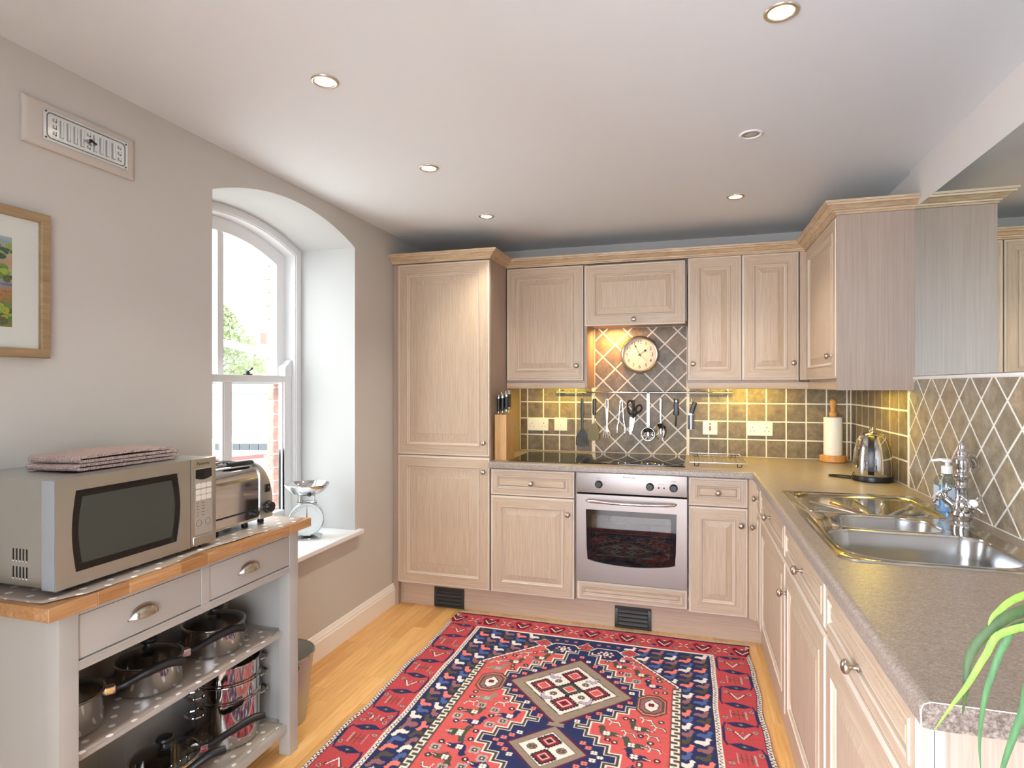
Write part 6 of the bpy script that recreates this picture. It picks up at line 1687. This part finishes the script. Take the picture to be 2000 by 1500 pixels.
saucepan('lidded steel saucepan in the middle of the upper shelf', 0.205, -1.905, S1, 0.090, 0.082, 1.12, 0.15)
saucepan('lidded steel saucepan at the far end of the upper shelf', 0.195, -1.640, S1, 0.098, 0.088, 2.25, 0.05)
saucepan('steel saucepan with domed glass lid on the bottom shelf', 0.225, -1.868, S2, 0.096, 0.105, 1.05, 0.16, rise=0.02)
saucepan('black frying pan on the bottom shelf, lower corner of the dresser opening', 0.200, -2.115, S2, 0.105, 0.070, 0.94, 0.21, lid=False, body=mat('black_nonstick', srgb(34,34,36), 0.4), nm='frying_pan', rise=0.075, bend_=0.03)
t = thing('steamer_pot', 'tall steel steamer pot of three stacked tiers on the bottom shelf', 'pot', (0.195, -1.575, S2)); r = 0.105
m = MB(); m.lathe([(r-0.006,0.0004),(r,0.006),(r,0.150),(r+0.004,0.153),(r+0.004,0.156)], n=56, cap1=False); part('body', m, pan_steel, t, ang=40)
for i, (a, b) in enumerate(((0.156, 0.215), (0.216, 0.278))):
    m = MB(); m.lathe([(r-0.003,a),(r+0.004,a+0.002),(r+0.004,a+0.006),(r-0.002,a+0.009),(r-0.001,b-0.005),(r+0.005,b-0.002),(r+0.004,b)]+([(r-0.002,b-0.002),(r-0.004,a+0.02),(0.0005,a+0.018)] if i else []), n=56, cap0=False, cap1=False); part('steamer_tier', m, pan_steel, t, ang=40)
for z in (0.118, 0.182, 0.240):
    for a in (1.15, 1.15+PI):
        c, s_ = math.cos(a), math.sin(a); pts = [(c*(r+o_)-s_*w, s_*(r+o_)+c*w, z+dz) for o_, w, dz in ((-0.002,-0.028,0),(0.018,-0.028,0.002),(0.032,-0.016,0.004),(0.034,0,0.004),(0.032,0.016,0.004),(0.018,0.028,0.002),(-0.002,0.028,0))]
        m = MB(); m.tube(smooth_path(pts, 3), 0.0048, 8); part('loop_handle', m, pan_steel, t)

# ================================================================== BIN, SCALE, PLANT
bxx, byy = 0.178, -1.268
t = thing('metal_bin', 'galvanised metal waste bin on the floor behind the dresser leg', 'bin', (bxx, byy, 0.0005)); H = 0.272
m = MB(); pr = [(0.094,0.0),(0.097,0.003)]
for i in range(14): z = 0.012+0.246*i/13; pr.append((0.096+0.030*z/H+0.0012*(i % 2), z))
pr += [(0.126,H-0.006),(0.1295,H-0.004),(0.1300,H),(0.1270,H+0.002),(0.1245,H-0.002),(0.096,0.006),(0.0005,0.006)]
m.lathe(pr, n=56, cap1=False); part('body', m, galv, t, ang=40)
m = MB(); m.tube([(0.1285*math.cos(2*PI*i/56), 0.1285*math.sin(2*PI*i/56), H) for i in range(56)], 0.0032, 8, loop=True); part('rim', m, pan_steel, t)
for a in (-0.35, -0.35+PI):
    c, s_ = math.cos(a), math.sin(a); m = MB(); m.tube([(c*0.126,s_*0.126,H-0.022),(c*0.137,s_*0.137,H-0.022)], 0.007, 12); part('handle_ear', m, galv, t)
c, s_ = math.cos(-0.35), math.sin(-0.35); hp = []
for i in range(17):
    q = PI*i/16; a_ = 0.138*math.cos(q); dz = -0.150*math.sin(q)*0.8; o_ = 0.118*math.sin(q)
    hp.append((c*a_+s_*o_, s_*a_-c*o_, H-0.022+dz))
m = MB(); m.tube(hp, 0.0024, 6); part('handle', m, pan_steel, t)

t = thing('kitchen_scale', 'retro kitchen scale with round pale dial and chrome weighing pan on the window sill', 'scale', (-0.150, -0.640, SILL_Z), 0.56)
m = MB(); m.loft([rrect(-0.070,0.070,-0.062,0.062,0.015,4,0.0005), rrect(-0.072,0.072,-0.064,0.064,0.016,4,0.006), rrect(-0.060,0.060,-0.052,0.052,0.015,4,0.011), rrect(-0.034,0.034,-0.036,0.036,0.012,4,0.020), rrect(-0.030,0.030,-0.034,0.034,0.012,4,0.030)], True, True, True); part('base', m, chrome, t)
RX = Matrix.Translation((0, 0, 0.104)) @ Matrix.Rotation(PI/2, 4, 'X')
m = MB(); a = MB(); a.lathe([(0.072,-0.044),(0.081,-0.038),(0.082,0.036),(0.084,0.044),(0.083,0.050),(0.077,0.050),(0.076,0.042)], n=56, cap1=False); m.add(a, RX); part('drum', m, mat('pale_blue_enamel', srgb(206,220,226), 0.2), t, ang=40)
m = MB(); a = MB(); a.tube([(0.0825*math.cos(2*PI*i/56), 0.0825*math.sin(2*PI*i/56), 0.048) for i in range(56)], 0.0035, 8, loop=True); m.add(a, RX); part('bezel', m, chrome, t)
m = MB(); a = MB(); a.lathe([(0.0765,0.0420),(0.0765,0.0425)], n=48); m.add(a, RX); dl = part('dial', m, mat('scale_dial', srgb(222,230,234), 0.4), t)
m = MB(); a = MB()
for i in range(40):
    q = 2*PI*i/40; L = 0.010 if i % 5 == 0 else 0.005; p0, p1 = 0.071, 0.071-L
    nx_, ny_ = -math.sin(q)*0.0005, math.cos(q)*0.0005
    a.poly([(p0*math.cos(q)+nx_,p0*math.sin(q)+ny_,0.0428),(p1*math.cos(q)+nx_,p1*math.sin(q)+ny_,0.0428),(p1*math.cos(q)-nx_,p1*math.sin(q)-ny_,0.0428),(p0*math.cos(q)-nx_,p0*math.sin(q)-ny_,0.0428)])
m.add(a, RX); part('dial_mark', m, grey_ink, dl, smooth=False)['kind'] = 'stuff'
m = MB(); a = MB(); a.prism([(-0.0022,-0.014,0.0434),(0.0022,-0.014,0.0434),(0.0006,0.058,0.0434),(-0.0006,0.058,0.0434)], (0,0,0.0006)); a.lathe([(0.006,0.0432),(0.006,0.046),(0.002,0.047)], n=16); m.add(a, RX); part('needle', m, ink, dl)
m = MB(); m.box(-0.050, 0.050, -0.030, 0.030, 0.184, 0.192); part('bracket', m, chrome, t, bevel=0.003)
m = MB()
for x in (-0.036, 0.036): m.tube([(x,0,0.192),(x,0,0.222)], 0.003, 8)
m.tube([(-0.036,0,0.221),(0.036,0,0.221)], 0.003, 8); part('pan_support', m, chrome, t)
m = MB(); m.lathe([(0.030,0.224),(0.052,0.227),(0.083,0.241),(0.106,0.268),(0.1125,0.281),(0.1105,0.283),(0.103,0.270),(0.080,0.244),(0.050,0.231),(0.0005,0.229)], n=56, cap1=False); part('weighing_pan', m, chrome, t, ang=60)
m = MB(); a = MB(); a.lathe([(0.010,0),(0.010,0.006),(0.006,0.008)], n=14); m.add(a, Matrix.Translation((0.016, -0.078, 0.238)) @ Matrix.Rotation(PI/2, 4, 'X')); part('badge', m, mat('green_badge', srgb(52,70,66), 0.4), t)

# plant by the end of the worktop
sx, sy = 2.335, -2.655
t = thing('plant_stand', 'round wooden plant stand beyond the end of the worktop', 'stand', (sx, sy, 0))
m = MB(); m.lathe([(0.15,0.700),(0.155,0.704),(0.155,0.722),(0.15,0.726)], (sx, sy, 0), 40); part('top', m, turned_m, t, True)
for i in range(3):
    a = i*2*PI/3+0.4; m = MB(); m.tube([(sx+0.09*math.cos(a), sy+0.09*math.sin(a), 0.700), (sx+0.15*math.cos(a), sy+0.15*math.sin(a), 0.0005)], [0.016, 0.012], 12); part('leg', m, turned_m, t, True)
t = thing('potted_plant', 'leafy green plant with long arching leaves hanging over the worktop end', 'plant', (sx, sy, 0.7265))
m = MB(); m.lathe([(0.072,0.0002),(0.076,0.004),(0.098,0.160),(0.104,0.162),(0.104,0.180),(0.096,0.180),(0.090,0.150),(0.0005,0.150)], n=40, cap1=False); part('pot', m, mat('terracotta', srgb(178,104,72), 0.85), t)
m = MB(); m.lathe([(0.0905,0.1505),(0.05,0.158),(0.0005,0.160)], n=30, cap0=False); part('soil', m, mat('potting_soil', srgb(52,40,32), 0.95), t)
leaf_a = mat('young_leaf', srgb(112,142,40), 0.6); leaf_b = mat('leaf_green', srgb(56,98,44), 0.6); leaf_c = mat('dark_leaf', srgb(50,72,20), 0.6); leaf_d = mat('bluish_leaf', srgb(68,106,76), 0.6)
for lm in (leaf_a, leaf_b, leaf_c, leaf_d):
    k = NT(lm); c0 = tuple(lm.node_tree.nodes['Principled BSDF'].inputs['Base Color'].default_value)
    w_ = k.n('ShaderNodeTexNoise', {'Vector': k.mapping(k.obj(), (300, 300, 8)), 'Scale': 1.0}).outputs[0]
    k.base(k.ramp(w_, [(0.3, tuple(x*0.75 for x in c0[:3])+(1,)), (0.7, tuple(min(1, x*1.15) for x in c0[:3])+(1,))]))
    lm.node_tree.nodes['Principled BSDF'].inputs['Subsurface Weight'].default_value = 0.0
CAMV = Vector((1.7628, -3.2989, 1.3559))
def leaf(pts, w, mt, face=None):
    """a strap leaf along pts, creased down its midrib"""
    P_ = smooth_path(pts, 6); n = len(P_); rg = []; w *= 0.8
    for i, p in enumerate(P_):
        tg = (P_[min(i+1, n-1)]-P_[max(i-1, 0)]).normalized(); s_ = i/(n-1)
        side = tg.cross(face or Vector((-0.45, -0.85, 0.3))).normalized(); up = side.cross(tg).normalized()
        ww = w*max(0.03, min(1.0, (s_*3.2+0.25)))*(1-s_**3.2)**0.9+0.0002; th = 0.0003
        a, b, c = p-side*ww/2+up*ww*0.12, p-up*ww*0.10, p+side*ww/2+up*ww*0.12
        rg.append([a, b, c, c-up*th, b-up*th, a-up*th])
    m = MB(); m.loft(rg, True, True, True); return part('leaf', m, mt, t, True, ang=80)
ROOT = (sx-0.01, sy, 0.885)
def from_root(*q): return [ROOT]+list(q)
YL = -2.62
leaf(from_root((2.29,-2.65,1.02),(2.20,-2.63,1.135),(2.12,YL,1.168),(2.069,YL,1.156),(2.046,YL,1.136),(2.040,YL,1.124)), 0.011, leaf_a)
leaf(from_root((2.28,-2.65,1.02),(2.19,-2.63,1.125),(2.11,YL,1.148),(2.064,YL,1.139),(2.036,YL,1.113),(2.024,YL,1.088),(2.020,YL-0.004,1.060),(2.019,YL,1.034)), 0.0135, leaf_c)
leaf(from_root((2.27,-2.66,1.01),(2.17,-2.66,1.12),(2.09,-2.64,1.136),(2.048,-2.63,1.122),(2.034,-2.63,1.099),(2.019,-2.63,1.068),(2.006,-2.63,1.046),(1.990,-2.63,1.017)), 0.0085, leaf_a)
leaf(from_root((2.28,-2.66,1.0),(2.20,-2.65,1.09),(2.12,-2.63,1.137),(2.066,YL-0.005,1.130),(2.052,YL-0.005,1.112),(2.041,YL-0.005,1.080),(2.034,YL-0.005,1.048),(2.031,YL-0.005,1.015),(2.032,YL-0.005,0.985)), 0.0085, leaf_b)
leaf(from_root((2.27,-2.66,1.0),(2.17,-2.66,1.10),(2.09,-2.65,1.150),(2.071,-2.65,1.125),(2.069,-2.65,1.098),(2.076,-2.65,1.060)), 0.013, leaf_b)
leaf(from_root((2.25,-2.67,0.98),(2.15,-2.66,1.08),(2.09,-2.64,1.105),(2.071,-2.63,1.083),(2.064,-2.63,1.052),(2.055,-2.63,1.022),(2.047,-2.63,0.992),(2.043,-2.63,0.97)), 0.011, leaf_b)
leaf(from_root((2.22,-2.68,0.96),(2.13,-2.68,1.030),(2.072,-2.67,1.034),(2.056,-2.67,1.010),(2.046,-2.67,0.990),(2.036,-2.67,0.968),(2.02,-2.67,0.93)), 0.014, leaf_d)
leaf(from_root((2.23,-2.67,0.96),(2.14,-2.67,1.02),(2.085,-2.66,1.025),(2.066,-2.66,0.995),(2.058,-2.66,0.965),(2.05,-2.66,0.93)), 0.011, leaf_d)
for i in range(14):
    a = -1.2+i*0.36; L = R.uniform(0.2, 0.3); h = R.uniform(0.16, 0.3); c, s_ = math.cos(a), math.sin(a)
    leaf(from_root((sx+c*L*0.3, sy+s_*L*0.3, 0.885+h*0.7), (sx+c*L*0.7, sy+s_*L*0.7, 0.885+h), (sx+c*L, sy+s_*L, 0.885+h*0.7), (sx+c*L*1.15, sy+s_*L*1.15, 0.885+h*0.2)), 0.012, R.choice([leaf_a, leaf_b, leaf_b, leaf_d]), Vector((c, s_, 0.6)))

# ------------------------------------------------------------------ repeats share a group
GROUPS = {'base_cupboard': 'limed oak base units', 'wall_cupboard': 'limed oak wall cupboards', 'saucepan': 'pans on the dresser shelves', 'wall_socket': 'white double sockets',
          'shelf_liner': 'liners on the pan shelves', 'under_cabinet_light': 'strip lights under the wall cupboards', 'light_pelmet': 'pelmet strips under the wall cupboards'}
for o in sc.objects:
    if o.parent is None and 'label' in o:
        g_ = GROUPS.get(o.name.split('.')[0])
        if g_: o['group'] = g_
